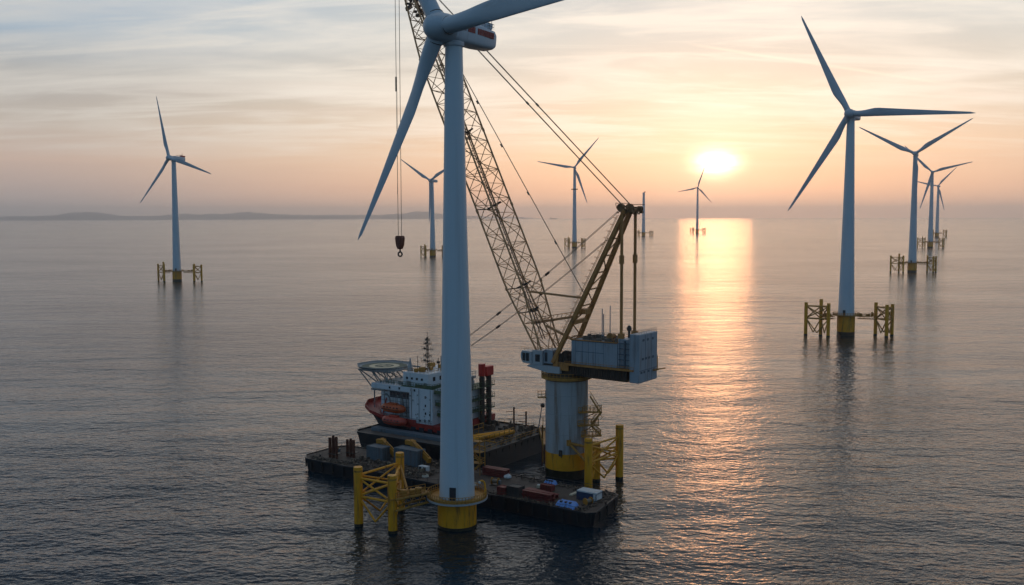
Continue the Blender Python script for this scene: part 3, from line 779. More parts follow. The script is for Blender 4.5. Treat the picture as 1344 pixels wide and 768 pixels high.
    rg.box(hx - 1.2, hx - .75, hy - 1.5, hy + 1.5, hz + .014, hz + .022); rg.box(hx + .75, hx + 1.2, hy - 1.5, hy + 1.5, hz + .014, hz + .022); rg.box(hx - .74, hx + .74, hy - .22, hy + .22, hz + .014, hz + .022)
    rg.build('landing_circle', M_HELIC, hd)
    nt = MB()
    for i in range(8):
        a, b = oc[i], oc[(i + 1) % 8]
        a2 = (hx + (a[0] - hx) * 1.12, hy + (a[1] - hy) * 1.12); b2 = (hx + (b[0] - hx) * 1.12, hy + (b[1] - hy) * 1.12)
        nt.tube((*a2, hz + .35), (*b2, hz + .35), .1, n=5)
        for k in range(5):
            f = k / 5; nt.tube((a[0] + (b[0] - a[0]) * f, a[1] + (b[1] - a[1]) * f, hz - .1), (a2[0] + (b2[0] - a2[0]) * f, a2[1] + (b2[1] - a2[1]) * f, hz + .35), .06, n=4)
        i0 = nt.ring([(a[0], a[1], hz - .06), (b[0], b[1], hz - .06), (b2[0], b2[1], hz + .33), (a2[0], a2[1], hz + .33)]); nt.f.append(tuple(i0))
    nt.build('safety_net', M_SHGREY, hd)
    st = MB(); feet = [(X(78), Y(t), Zr(z)) for t in (31, 35, 39, 43) for z in (13.8,)]
    for f in feet:
        for dx, dy in ((-5.2, 0), (-2.2, 1.5), (.8, -1.2)):
            st.tube(f, (hx + dx, f[1] + dy, hz - .7), .15, n=6)
        st.tube((hx - 5.5, f[1], hz - .85), (hx + 5.5, f[1], hz - .85), .2, n=6)
        st.tube((X(83.3), f[1] * .8 + 1.4, Zr(13.2)), (X(78), f[1], Zr(13.4)), .16, n=6); st.tube((X(83.3), f[1] * .8 + 1.4, Zr(13.2)), (hx - 5.4, f[1], hz - .7), .15, n=6)
    for t in (32, 36, 40): st.tube((X(83.2), Y(t), Zr(8.4)), (X(83.2), Y(t), Zr(13.4)), .17, n=6)
    st.box(X(84), X(78.2), Y(31.5), Y(42), Zr(13.0), Zr(13.35))
    st.build('helideck_support', M_SHGREY, r)
    # bow gear, red stanchions and winches
    bg_ = MB()
    for s, t in ((79, 30.5), (80.5, 31.3), (82, 33), (79, 34), (81, 36)):
        bg_.tube((X(s), Y(t), Zr(7.4)), (X(s - .9), Y(t + .4), Zr(11.6)), .16, n=6); bg_.tube((X(s), Y(t), Zr(9.0)), (X(s - 2.2), Y(t), Zr(10.4)), .13, n=6)
    bg_.rail([(X(78.5), Y(28.8), Zr(8.5)), (X(82.4), Y(30.6), Zr(9.2)), (X(84.4), Y(34.6), Zr(9.6)), (X(84.6), Y(38), Zr(9.6))], 1.0, .06, 1.0)
    bg_.build('bow_frame', M_SHRED, r)
    w = MB(); w.lathe([(.9, Zr(7.3)), (1.1, Zr(8.0)), (.9, Zr(9.0)), (.4, Zr(9.6))], 16, (X(81.2), Y(34))); w.lathe([(.8, Zr(7.3)), (.9, Zr(8.6)), (.3, Zr(9.2))], 16, (X(79.4), Y(32.2)))
    w.build('winch', M_SHWHITE, r, 40)
    # boat bay davits
    dv = MB()
    for s in (68.6, 72.4, 76.8):
        dv.path([(X(s), Y(31.1), Zr(9)), (X(s), Y(30.6), Zr(11.8)), (X(s), Y(29.6), Zr(12.9)), (X(s), Y(28.6), Zr(13.0))], .16, 6)
        dv.tube((X(s), Y(28.6), Zr(13)), (X(s), Y(28.6), Zr(10.6)), .05, n=4)
    for k in range(9): dv.tube((X(68.5 + .2 * k), Y(30.9), Zr(8.2)), (X(68.3), Y(29.4), Zr(12.8 - .4 * k)), .05, n=4)
    dv.build('davit', M_SHGREY, r)
    rl = MB().rail([(X(77), Y(28.3), Zr(7.0)), (X(61), Y(28.15), Zr(6.92))], 1.0, .05, 1.1); rl.box(X(77), X(68.4), Y(28.2), Y(31), Zr(7.4), Zr(7.62)); rl.build('boat_deck', M_SHGREY, r)
    gp = MB(); rr = random.Random(31)
    for i in range(16):
        s = rr.uniform(69.5, 79.5); z = rr.uniform(13.4, 14.1); gp.tube((X(s), Y(31.15), Zr(z)), (X(s), Y(31.15), Zr(7.6)), .05, n=5)
    for i in range(5): gp.tube((X(68.5), Y(31.1), Zr(8.6 + i * 1.2)), (X(80), Y(31.1), Zr(8.6 + i * 1.2)), .06, n=5)
    for s in (61.6, 65.2, 67.6): gp.tube((X(s), Y(28.33), Zr(7)), (X(s), Y(28.33), Zr(15.5)), .06, n=5)
    for i in range(14): s = rr.uniform(61.5, 68); z = rr.uniform(7.4, 15); gp.box(X(s) - .16, X(s) + .16, Y(28.3), Y(28.42), Zr(z), Zr(z) + .3)
    gp.build('pipework', M_SHGREY, r)
    lt = MB()
    for i in range(40):
        s0_ = rr.uniform(79, 85.5); t_ = rr.uniform(30.5, 39.5); z_ = rr.uniform(13.2, 17.9); lt.tube((X(s0_), Y(t_), Zr(z_)), (X(s0_ + rr.uniform(-1.5, 1.5)), Y(t_ + rr.uniform(-1.5, 1.5)), Zr(min(18.1, z_ + rr.uniform(-1.6, 1.6)))), .07, n=4)
    lt.build('helideck_lattice', M_SHGREY, r)
    for s in (58.6, 61.5, 64.2, 66.8): MB().box(X(s) - .7, X(s) + .7, Y(27.93), Y(28.06), Zr(5.0), Zr(6.0)).build('hull_recess', M_SHNAVY, r)
    # jacking legs at the stern with red heads
    for t in (42.7, 45.6):
        lg = MB().tube((X(56.6), Y(t), Zr(4.45)), (X(56.6), Y(t), Zr(19.2)), .68, n=16)
        for i in range(12): lg.tube((X(56.6), Y(t), Zr(5 + i * 1.15)), (X(56.6), Y(t), Zr(5.25 + i * 1.15)), .76, n=16)
        lg = lg.build('jacking_leg', M_DARKST, r, 40)
    rg = MB()
    for i in range(11): rg.tube((X(56.4), Y(43.2), Zr(6 + i * 1.1)), (X(56.4), Y(45.1), Zr(6.5 + i * 1.1)), .1, n=5)
    rg.tube((X(56.0), Y(43.8), Zr(5)), (X(56.0), Y(43.8), Zr(18)), .08, n=5); rg.tube((X(56.0), Y(44.6), Zr(5)), (X(56.0), Y(44.6), Zr(18)), .08, n=5)
    rg.build('ladder', M_DARKST, r)
    MB().tube((X(56.6), Y(42.7), Zr(17.6)), (X(56.6), Y(42.7), Zr(20.6)), .9, n=14).build('leg_head', M_CRED, r, 40)
    MB().box(X(57.5), X(55.7), Y(43.4), Y(46.6), Zr(17.4), Zr(19.8)).build('leg_head', M_CRED, r, 0, .15)
    MB().box(X(61), X(56), Y(35), Y(39.4), Zr(17.6), Zr(18.1)).box(X(60.8), X(56.4), Y(36), Y(39), Zr(14.9), Zr(17.6)).build('roof_deck', M_SHGREY, r)
    rl = MB().rail([(X(56.1), Y(35), Zr(18.1)), (X(56.1), Y(39.3), Zr(18.1))], 1.2, .06, 1.2); rl.build('roof_railing', M_SHGREY, r)
    return r
make_ship()

def lifeboat(label, s, t, z, mat, group='lifeboats hanging at the ship side'):
    r = bthing('lifeboat', label, 'lifeboat', s, t, z, group)
    L = 3.9; rings = []
    for i in range(13):
        k = -1 + 2 * i / 12; w = max(.05, (1 - abs(k) ** 3.2)) ** .6
        ring = []
        for j in range(16):
            a = 2 * pi * j / 16
            zz = sin(a); ring.append((k * L, 1.3 * w * cos(a), (1.25 if zz > 0 else 1.05) * w ** .6 * zz + .15 * k * k))
        rings.append(ring)
    MB().loft(rings).build('hull', mat, r, 60)
    MB().box(-1.5, 1.3, -.55, .55, 1.05, 1.5).build('canopy_hatch', mat, r, 0, .12)
    mb = MB()
    for x in (-2.2, -1.1, 0, 1.1, 2.1): mb.box(x - .2, x + .2, -1.28, -1.08, .32, .6)
    mb.build('porthole', M_GLASS, r)
    MB().box(-2.9, 2.9, -1.34, -1.24, -.12, .02).build('rubbing_strake', M_DARKST, r)
lifeboat('upper orange lifeboat in the boat bay of the ship', 73.8, 28.7, 9.6, M_ORANGE)
lifeboat('lower red orange lifeboat against the ship hull', 72.0, 26.9, 6.9, M_ORANGED)

# ------------------------------------------------------------------ crane column and crane
PED = Vector((12.1, 216, 0))
def make_column():
    r = thing('crane_column', 'thick grey column with yellow foot carrying the crane', 'column', PED, RZ)
    cr = 4.72
    MB().lathe([(cr + .06, -6), (cr + .06, 1.9)], 56).build('wet_band', M_GROWTH, r, 40)
    MB().lathe([(cr + .03, 1.9), (cr + .03, 5.6)], 56).build('yellow_foot', M_YELLOW, r, 40)
    c = MB().lathe([(cr, 5.6), (cr, 22.0)], 56).build('shaft', M_COL, r, 40)
    mb = MB()
    for z in (9.8, 14.2, 18.4): mb.lathe([(cr + .015, z), (cr + .015, z + .09)], 56)
    mb.build('weld_seam', M_SEAM, c, 40)
    rg = MB().lathe([(cr + .1, 21.6), (cr + .95, 21.95), (cr + .95, 22.25), (cr - .1, 22.25)], 56).build('ring_platform', M_YELLOWD, r, 40)
    n = 40
    rl = MB().rail([((cr + .9) * cos(2 * pi * i / n), (cr + .9) * sin(2 * pi * i / n), 22.25) for i in range(n)], 1.15, .05, 1.0, True)
    rl.lathe([(cr + .92, 22.3), (cr + .92, 22.6)], 40, caps=False); rl.build('railing', M_YELLOWD, rg)
    MB().lathe([(cr - .3, 22.25), (cr - .3, 22.9), (cr - .7, 23.3)], 48).build('slew_ring', M_DARKST, r, 40)
    # stair landings up the right-hand flank
    rr = random.Random(4)
    def wl(x, y, z):                                          # world offsets -> column local
        v = Vector((x, y, 0)); return (v.dot(XB), v.dot(YB), z)
    for z, xa, xb, ya in ((14.9, 2.4, 7.4, -4.2), (12.0, 2.2, 6.8, -4.3), (9.6, 3.0, 7.2, -4.2)):
        f = MB(); a = wl(xa, ya, z); b = wl(xb, ya + .8, z)
        f.beam(a, b, 1.5, .25); sd = Vector(wl(.1, .75, 0)) - Vector(wl(0, 0, 0))
        f.rail([Vector(a) + sd, Vector(b) + sd], 1.2, .06, .8); f.rail([Vector(a) - sd, Vector(b) - sd], 1.2, .06, .8)
        f.tube(wl(xb - 1, ya + .4, z), wl(3.6, -2.8, z - 1.6), .1, n=5)
        f.build('stair_landing', M_YELLOWD, r)
    stf = MB()
    for (x0, z0), (x1, z1) in (((7.0, 14.9), (4.9, 18.3)), ((5.2, 12.0), (7.4, 14.9)), ((7.4, 9.6), (5.0, 12.0))):
        for dy in (-.4, .4):
            stf.beam(wl(x0, -3.8 + dy, z0), wl(x1, -3.8 + dy, z1), .1, .3); stf.tube(wl(x0, -3.8 + dy, z0 + 1.1), wl(x1, -3.8 + dy, z1 + 1.1), .05, n=5)
        for i in range(9):
            k = (i + .5) / 9; stf.tube(wl(x0 + (x1 - x0) * k, -4.2, z0 + (z1 - z0) * k), wl(x0 + (x1 - x0) * k, -3.4, z0 + (z1 - z0) * k), .07, n=4)
            stf.tube(wl(x0 + (x1 - x0) * k, -4.2, z0 + (z1 - z0) * k), wl(x0 + (x1 - x0) * k, -4.2, z0 + (z1 - z0) * k + 1.1), .04, n=4)
    for i in range(22):
        x = rr.uniform(4.9, 7.4); z = rr.uniform(9.6, 15.6); stf.tube(wl(x, -3.6, z), wl(x + rr.uniform(-.9, .9), -3.3, z + rr.uniform(-1.2, 1.2)), .06, n=4)
    stf.build('stairway', M_YELLOWD, r)
    # boat-landing arms low on the front
    ar = MB(); ar.tube(wl(.2, -4.6, 8.2), wl(4.2, -6.0, 7.6), .3, n=8); ar.tube(wl(.4, -4.6, 8.0), wl(4.0, -8.4, 4.6), .26, n=8); ar.tube(wl(4.0, -12.0, 9.2), wl(4.2, -6.0, 7.6), .25, n=8)
    ar.box(wl(.2, -4.7, 0)[0] - .4, wl(.2, -4.7, 0)[0] + .4, wl(.2, -4.7, 0)[1] - .3, wl(.2, -4.7, 0)[1] + .3, 7.6, 8.9)
    ar.build('bracket_arm', M_YELLOWD, r, 40)
    ar = MB(); q = wl(-1.6, -4.75, 0); ar.box(q[0] - .35, q[0] + .35, q[1] - .2, q[1] + .2, 5.3, 6.6); ar.tube((q[0], q[1] - .1, 6.5), (q[0] + .3, q[1] - .1, 5.0), .1); ar.build('junction_box', M_DARKST, r)
    # ladder and landing on the left flank
    ar = MB()
    for dx in (-.3, .3): ar.tube(wl(-5.3, -.6 + dx, 3.0), wl(-5.3, -.6 + dx, 13.0), .08, n=5)
    for i in range(20): ar.tube(wl(-5.3, -.9, 3.2 + i * .5), wl(-5.3, -.3, 3.2 + i * .5), .05, n=4)
    ar.beam(wl(-4.5, -.6, 17.6), wl(-6.4, -.9, 17.6), 1.2, .2); ar.rail([wl(-4.8, -1.2, 17.7), wl(-6.4, -1.5, 17.7), wl(-6.4, -.3, 17.7)], 1.4, .06, .7)
    ar.build('side_ladder', M_YELLOWD, r)
    return r
make_column()

def make_crane():
    zb = 23.3
    r = thing('pedestal_crane', 'huge lattice boom crane with blue grey machinery house on the thick grey column', 'crane', PED + Vector((0, 0, zb)), RZ)
    X = lambda a: -a
    Z = lambda z: z - zb
    # revolving bed: ribbed dark girder with a rusty yellow edge
    bd = MB().sideprism([(X(4.2), Z(23.32)), (X(-4.6), Z(23.32)), (X(-9), Z(23.0)), (X(-17), Z(22.9)), (X(-17), Z(25.2)), (X(3.4), Z(25.4)), (X(4.2), Z(24.8))], -3.7, 3.7)
    bd = bd.build('revolving_bed', M_DARKST, r, 0, .05)
    rb = MB()
    for i in range(24):
        a = -3.6 - i * .58; rb.box(X(a) - .05, X(a) + .05, -3.9, -3.702, Z(23.15), Z(25.1))
    rb.build('stiffener', M_DARKST, bd)
    eg = MB().box(X(-2.2), X(-19), -4.75, 4.75, Z(25.42), Z(25.78)); eg.build('walkway_edge', M_CRANE, r)
    rl = MB().rail([(X(-2.3), -4.7, Z(25.78)), (X(-19), -4.7, Z(25.78))], .55, .04, 1.3, mid=False); rl.build('walkway_rail', M_CRANE, r)
    # machinery house of bolted panels
    hs = MB().box(X(-3.6), X(-14.85), -4.0, 4.0, Z(25.8), Z(31.0)).build('machinery_house', M_HOUSE, r, 0, .08)
    sm = MB()
    for a in (-4.7, -6.4, -7.9, -9.6, -11.6): sm.box(X(a) - .035, X(a) + .035, -4.02, -3.995, Z(25.9), Z(30.9))
    sm.box(X(-4.7), X(-11.6), -4.022, -3.995, Z(28.55), Z(28.66)); sm.box(X(-3.6), X(-14.8), -4.06, -3.99, Z(30.85), Z(31.06))
    sm.build('panel_seam', M_HOUSEF, hs)
    tr = MB(); tr.beam((X(-3.5), -4.05, Z(31.08)), (X(-14.9), -4.05, Z(31.08)), .22, .2); tr.beam((X(-3.5), -4.05, Z(31.08)), (X(-3.5), 4.05, Z(31.08)), .22, .2)
    tr.build('roof_edge', M_CRANE, hs)
    # recessed radiator bay with dark shelves
    by = MB().box(X(-14.9), X(-17.9), -3.5, 3.9, Z(25.8), Z(31.9)).build('radiator_bay', M_HOUSE, r, 0, .05)
    sh = MB()
    for i in range(5): sh.box(X(-14.95), X(-17.95), -3.95, -3.5, Z(26.4 + i * 1.15), Z(26.5 + i * 1.15))
    sh.box(X(-16.4) - .16, X(-16.4) + .16, -3.8, -3.5, Z(25.9), Z(31.6)); sh.build('louvre', M_HOUSEF, by)
    for x in (-15.1, -17.7): MB().box(X(x) - .12, X(x) + .12, -3.9, -3.55, Z(25.85), Z(32.0)).build('corner_post', M_HOUSE, by)
    # counterweight tower
    cw = MB().box(X(-17.95), X(-20.2), -4.5, 3.9, Z(23.0), Z(33.2)).build('counterweight', M_HOUSE, r, 0, .16)
    sl = MB()
    for z, ys in ((31.9, (-2.6, -.6, 1.6)), (28.0, (-2.8, -1.4, .1, 1.8)), (25.2, (-3.4, -2.1, -.2, 2.2))):
        for y in ys: MB().box(X(-20.2) - .02, X(-20.2) + .05, y - .42, y + .42, Z(z) - .24, Z(z) + .24).build('slot', M_HOUSEF, cw)
    sm = MB(); sm.box(X(-20.2), X(-20.2) + .03, -4.3, 3.8, Z(25.55), Z(25.66))
    for y in (-1.7, 1.2): sm.box(X(-20.2), X(-20.2) + .03, y - .04, y + .04, Z(23.2), Z(33))
    sm.build('panel_seam', M_HOUSEF, cw)
    br = MB().box(X(-20.3), X(-20.9), 1.6, 3.6, Z(25.0), Z(25.25)); br.tube((X(-20.5), 3.4, Z(25.2)), (X(-20.5), 3.4, Z(28)), .1); br.tube((X(-20.5), 2.6, Z(25.2)), (X(-22.4), 3.4, Z(25.5)), .12); br.build('rear_bracket', M_CRANE, cw)
    # roof clutter and rails
    rr = random.Random(21); rf = MB()
    rf.rail([(X(-3.8), -3.8, Z(31.1)), (X(-14.7), -3.8, Z(31.1))], .9, .035, 1.2); rf.rail([(X(-3.8), 3.8, Z(31.1)), (X(-14.7), 3.8, Z(31.1))], .9, .035, 1.2)
    rf.rail([(X(-18.2), -4.2, Z(33.2)), (X(-20, ), -4.2, Z(33.2)), (X(-20), 3.7, Z(33.2))], .8, .035, 1.2)
    for i in range(34):
        a = rr.uniform(-14.4, -4.4); y = rr.uniform(-3.2, 3.4); s_ = rr.uniform(.12, .7); rf.box(X(a) - s_, X(a) + s_, y - s_ * .6, y + s_ * .6, Z(31.02), Z(31.02) + rr.uniform(.15, .9))
    rf.build('roof_gear', paint('roof_gear_mixed', (.16, .13, .10), .7, .5, 1.0, stain=RUST, amt=.6), r)
    vt = MB().tube((X(-6.6), -1.4, Z(31.0)), (X(-6.6), -1.4, Z(32.2)), .42, n=12).tube((X(-15.6), -.2, Z(31.9)), (X(-15.6), -.2, Z(33.6)), .28, n=10); vt.lathe([(.5, Z(33.4)), (.55, Z(34.0)), (.2, Z(34.5))], 12, (X(-15.6), -.2)); vt.build('roof_vent', M_DARKST, r, 40)
    wn = MB().box(X(-11.2), X(-13.4), -2.8, -.6, Z(31.02), Z(31.5)); wn.tube((X(-12.3), -2.6, Z(32.1)), (X(-12.3), -.8, Z(32.1)), .55, n=14); wn.tube((X(-12.3), -2.7, Z(32.1)), (X(-12.3), -2.5, Z(32.1)), .8, n=14); wn.build('winch', M_CRANE, r, 30)
    # cab and forward deck
    ca = MB().sideprism([(X(9.2), Z(26.0)), (X(8.7), Z(25.1)), (X(6.3), Z(24.9)), (X(6.3), Z(27.7)), (X(8.9), Z(27.8)), (X(9.3), Z(27.0))], -4.6, -2.2).build('operator_cab', M_CABW, r, 0, .08)
    gl = MB().box(X(8.75), X(7.0), -4.64, -4.58, Z(25.55), Z(27.35)); gl.box(X(9.33), X(9.2), -4.3, -2.5, Z(26.1), Z(27.5)); gl.build('window', M_GLASS, ca)
    gb = MB().box(X(7.9) - .05, X(7.9) + .05, -4.67, -4.6, Z(25.5), Z(27.4)).build('window_post', M_CABW, ca)
    c2 = MB().box(X(6.2), X(3.7), -4.5, -1.8, Z(24.9), Z(28.1)).build('control_room', M_CABW, r, 0, .08)
    MB().box(X(5.4), X(4.2), -4.54, -4.48, Z(25.6), Z(27.2)).build('window', M_GLASS, c2)
    c3 = MB().box(X(3.6), X(1.2), -3.9, -.6, Z(25.3), Z(28.3)).build('electrical_room', M_HOUSE, r, 0, .08)
    MB().box(X(3.3), X(2.6), -3.93, -3.88, Z(25.7), Z(27.7)).build('door', M_DOOR, c3)
    fd = MB().sideprism([(X(6.9), Z(24.86)), (X(7.6), Z(24.4)), (X(2), Z(23.4)), (X(-1), Z(23.4)), (X(-1), Z(24.86))], -4.7, 4.2); fd.build('forward_deck', M_CABW, r)
    fr = MB().rail([(X(9.2), -4.5, Z(27.85)), (X(6.3), -4.5, Z(27.85)), (X(1.3), -3.9, Z(28.35))], .8, .035, .9); fr.build('deck_rail', M_CRANE, r); MB().rail([(X(7), 4, Z(24.9)), (X(2), 4, Z(24.9))], 1.1, .05, 1.2).build('deck_rail', M_CRANE, r)
    ac = MB(); 
    for i in range(24):
        a = rr.uniform(-3.2, 1.4); y = rr.uniform(-3.8, 2.5); s_ = rr.uniform(.15, .55); ac.box(X(a) - s_, X(a) + s_, y - s_, y + s_, Z(25.3), Z(25.5 + rr.uniform(.2, 2.6)))
    for i in range(12):
        a = rr.uniform(-3.2, 1.2); ac.tube((X(a), -3.9, Z(25.3)), (X(a + rr.uniform(-1, 1)), -3.7, Z(28.4)), .08, n=5)
    ac.build('slewing_gear', M_DARKST, r)
    hz_ = MB(); hz_.box(X(.9), X(-3.0), -4.3, -3.9, Z(24.1), Z(25.9)); hz_.box(X(.2), X(-.4), -4.45, -3.85, Z(25.0), Z(27.6)); hz_.build('mast_pivot', M_CRANE, r, 0, .08)
    # ---- boom: four chords, laced
    ft = Vector((X(4.6), 0, Z(27.4))); hd = Vector((X(47.2), 0, Z(119.3)))
    ax = (hd - ft); Lb = ax.length; ax.normalize(); dp = Vector((ax.z, 0, -ax.x)); W2 = Vector((0, 1, 0))
    def section(l):
        k = l / Lb
        if k < .16: w, d = 7.6 + (8.3 - 7.6) * k / .16, 1.0 + 3.2 * k / .16
        elif k < .735: w, d = 8.3, 4.2
        else: q = (k - .735) / .265; w, d = 8.3 + (2.4 - 8.3) * q, 4.2 + (1.4 - 4.2) * q
        c = ft + ax * l
        return [c + W2 * (sx * w / 2) + dp * (sd * d / 2) for sx, sd in ((-1, -1), (1, -1), (1, 1), (-1, 1))]
    bays = []; l = 0
    while l < Lb - .5:
        bays.append(l); k = l / Lb; l += 3.7 if k < .735 else 2.6 - (k - .735) * 2
    bays.append(Lb)
    boom = MB(); secs = [section(l) for l in bays]
    for i, (a, b) in enumerate(zip(secs, secs[1:])):
        for (p, q) in ((0, 1), (1, 2), (2, 3), (3, 0)):
            boom.tube(a[p], a[q], .07, n=5, caps=False)
            m = (a[p] + a[q]) / 2
            if p in (0, 2):
                mm = (b[p] + b[q]) / 2
                if i % 2: boom.tube(a[p], mm, .10, n=5, caps=False); boom.tube(a[q], mm, .10, n=5, caps=False)
                else: boom.tube(m, b[p], .10, n=5, caps=False); boom.tube(m, b[q], .10, n=5, caps=False)
            else:
                if i % 2: boom.tube(a[p], b[q], .10, n=5, caps=False)
                else: boom.tube(a[q], b[p], .10, n=5, caps=False)
        if i % 5 == 2: boom.tube(a[0], a[2], .07, n=4, caps=False); boom.tube(a[1], a[3], .07, n=4, caps=False)
    bo = boom.build('boom', M_BOOM, r)
    for p in range(4):
        ch = MB()
        for a, b in zip(secs, secs[1:]): ch.tube(a[p], b[p], .21, n=8, caps=False)
        for l in (Lb * .16, Lb * .35, Lb * .54, Lb * .735): q = section(l)[p]; ch.tube(q - ax * .35, q + ax * .35, .3, n=8)
        ch.build('chord', M_BOOM, bo, 40)
    wk = MB()                                            # ladder way up inside the boom and dark joint frames
    for y in (-.5, .5):
        a = ft + ax * 3 + W2 * y - dp * .2; b = ft + ax * (Lb * .9) + W2 * y - dp * .2; wk.tube(a, b, .12, n=5)
    for i in range(60):
        l = 4 + i * 1.4; c = ft + ax * l - dp * .2
        if l < Lb * .88: wk.tube(c - W2 * .5, c + W2 * .5, .05, n=4)
    for l in (Lb * .10, Lb * .16, Lb * .355, Lb * .54):
        s_ = section(l); wk.beam((s_[0] + s_[1]) / 2, (s_[2] + s_[3]) / 2, .4, .3); wk.beam(s_[0], s_[1], .2, .24)
        c = (s_[0] + s_[2]) / 2; wk.box(c.x - .4, c.x + .4, -.9, 1.0, c.z - .2, c.z + .25)
    wk.build('boom_ladder', M_DARKST, bo)
    # sheaves and gear near the boom head
    hg = MB()
    for i in range(46):
        l = rr.uniform(Lb * .855, Lb * .965); s_ = section(l); c = (s_[0] + s_[2]) / 2; w = (s_[1] - s_[0]).length / 2
        c = c + W2 * rr.uniform(-w, w) + dp * rr.uniform(-1.4, 1.2); e = rr.uniform(.15, .55)
        hg.box(c.x - e, c.x + e, c.y - e * .8, c.y + e * .8, c.z - e * .7, c.z + e * .7); hg.tube(ft + ax * l, c, .07, n=4)
    hg.tube(ft + ax * Lb * .85, ft + ax * Lb, .14, n=6)
    for l, y in ((Lb * .90, -1.2), (Lb * .90, 1.2), (Lb * .94, -.6), (Lb * .94, .8), (Lb * .995, -.7), (Lb * .995, 0), (Lb * .995, .7)):
        c = ft + ax * l + dp * (.9 if l < Lb * .98 else -.4); MB().tube(c + W2 * (y - .16), c + W2 * (y + .16), .95, n=18).build('sheave', M_DARKST, bo, 40)
    c = ft + ax * Lb * .885 - dp * 1.6; hg.beam(c, c - dp * 2.0 + ax * .2, .3, .9)
    hg.build('sheave_head', M_DARKST, bo)
    # heel struts between boom foot and A-frame
    hs_ = MB(); hs_.beam((X(11.9), 4.0, Z(32.9)), (X(-.6), 3.6, Z(35.3)), .7, .55)
    for i in range(10):
        a = 11 - i * 1.15; hs_.tube((X(a), 4.0, Z(33.1 + (11 - a) * .19)), (X(a - .5), 4.0, Z(34.3 + (11 - a) * .19)), .07, n=4)
    hs_.tube((X(11.2), 4.0, Z(34.2)), (X(0), 3.6, Z(36.2)), .08, n=4); hs_.beam((X(9.6), 0, Z(40.6)), (X(-3.6), 0, Z(39.8)), .4, .45); hs_.beam((X(6), 1, Z(33)), (X(-3), 2.5, Z(29)), .5, .5)
    hs_.build('heel_strut', M_BOOM, r)
    # ---- A-frame mast leaning back over the house
    nf = [Vector((X(1.0), -4.1, Z(25.6))), Vector((X(-.6), 4.0, Z(30.0)))]; tp = [Vector((X(-15.4), -2.0, Z(58.8))), Vector((X(-14.4), 2.4, Z(58.8)))]
    nf[1] = nf[1] + (nf[1] - tp[1]).normalized() * 4.6
    mast = MB()
    for a, b in zip(nf, tp): mast.beam(a, b, .85, 1.0, (0, 1, 0))
    mast = mast.build('a_frame_mast', M_CRANE, r, 0, .06)
    la = MB()
    ks = [.16, .27, .38, .49, .60, .71, .82, .93]
    for i, (k0, k1) in enumerate(zip(ks, ks[1:])):
        a0, a1 = nf[0].lerp(tp[0], k0), nf[1].lerp(tp[1], k0); b0, b1 = nf[0].lerp(tp[0], k1), nf[1].lerp(tp[1], k1)
        la.tube(a0, a1, .17, n=6)
        la.tube(a0, b1, .14, n=6) if i % 2 else la.tube(a1, b0, .14, n=6)
    a0, a1 = nf[0].lerp(tp[0], .27), nf[1].lerp(tp[1], .27); la.beam(a0, a1, .7, .9); a0, a1 = nf[0].lerp(tp[0], .33), nf[1].lerp(tp[1], .33); la.beam(a0, a1, .4, .5); la.box(*sorted((a0.x - .9, a0.x + .9)), -1.2, 1.4, a0.z - .2, a0.z + .9)
    la.build('cross_brace', M_CRANE, mast, 40)
    ld = MB(); off = Vector((-.9, -.2, .35))             # caged ladder along the near leg
    p0, p1 = nf[0].lerp(tp[0], .12) + off, nf[0].lerp(tp[0], .96) + off
    for q in (Vector((0, -.3, 0)), Vector((0, .3, 0))): ld.tube(p0 + q, p1 + q, .05, n=4)
    for i in range(58): c = p0.lerp(p1, i / 58); ld.tube(c - Vector((0, .3, 0)), c + Vector((0, .3, 0)), .04, n=4)
    for i in range(20):
        c = p0.lerp(p1, (i + .5) / 20); ld.path([c + Vector((0, -.35, 0)), c + Vector((-.7, -.3, .2)), c + Vector((-.7, .3, .2)), c + Vector((0, .35, 0))], .035, 4)
    ld.build('ladder', M_CRANE, mast)
    hb = MB(); c = (tp[0] + tp[1]) / 2
    hb.box(c.x - .8, c.x + 1.8, c.y - 2.6, c.y + 2.8, c.z - .35, c.z + .3)
    for i in range(30):
        e = rr.uniform(.12, .42); x = c.x + rr.uniform(-1.5, 2.6); y = c.y + rr.uniform(-3.2, 3.2); z = c.z + rr.uniform(-.8, 1.2); hb.box(x - e, x + e, y - e, y + e, z - e * .7, z + e * .7)
    for y in (-2.3, -1.7, 1.6, 2.3): hb.tube((c.x - .6, c.y + y - .1, c.z + .6), (c.x - .6, c.y + y + .1, c.z + .6), .8, n=18); hb.tube((c.x + 1.8, c.y + y - .1, c.z + .3), (c.x + 1.8, c.y + y + .1, c.z + .3), .6, n=18)
    hb.path([(c.x - 1.2, c.y - 2.8, c.z + .4), (c.x - 1.4, c.y - 2.8, c.z + 1.5), (c.x - 1.4, c.y + 2.8, c.z + 1.5), (c.x - 1.2, c.y + 2.8, c.z + .4)], .07, 5); hb.path([(c.x + 2.2, c.y - 2.8, c.z + .2), (c.x + 2.4, c.y - 2.8, c.z + 1.2), (c.x + 2.4, c.y + 2.8, c.z + 1.2)], .07, 5)
    hb.build('mast_head', paint('mast_head_steel', (.26, .13, .05), .6, .3, 1.0, stain=RUST, amt=.6), mast, 40)
    # backstays down to the house roof
    for y, a in ((-2.6, -15.0), (3.0, -15.2)):
        bs_ = MB().beam((X(a), y, Z(31.2)), (X(a), y, Z(58.4)), .5, .5); bs_.box(X(a) - .55, X(a) + .55, y - .55, y + .55, Z(31.0), Z(33.0)); bs_.box(X(a) - .4, X(a) + .4, y - .4, y + .4, Z(47.6), Z(49.4))
        bs_.build('backstay', M_CRANE, r, 0, .04)
    ps = MB()
    for a, y, z in ((-8.6, .6, 37.6), (-9.4, -.2, 36.6), (-10.0, 1.6, 38.2)): ps.tube((X(a), y, Z(31)), (X(a), y, Z(z)), .17 if z > 39 else .11, n=8)
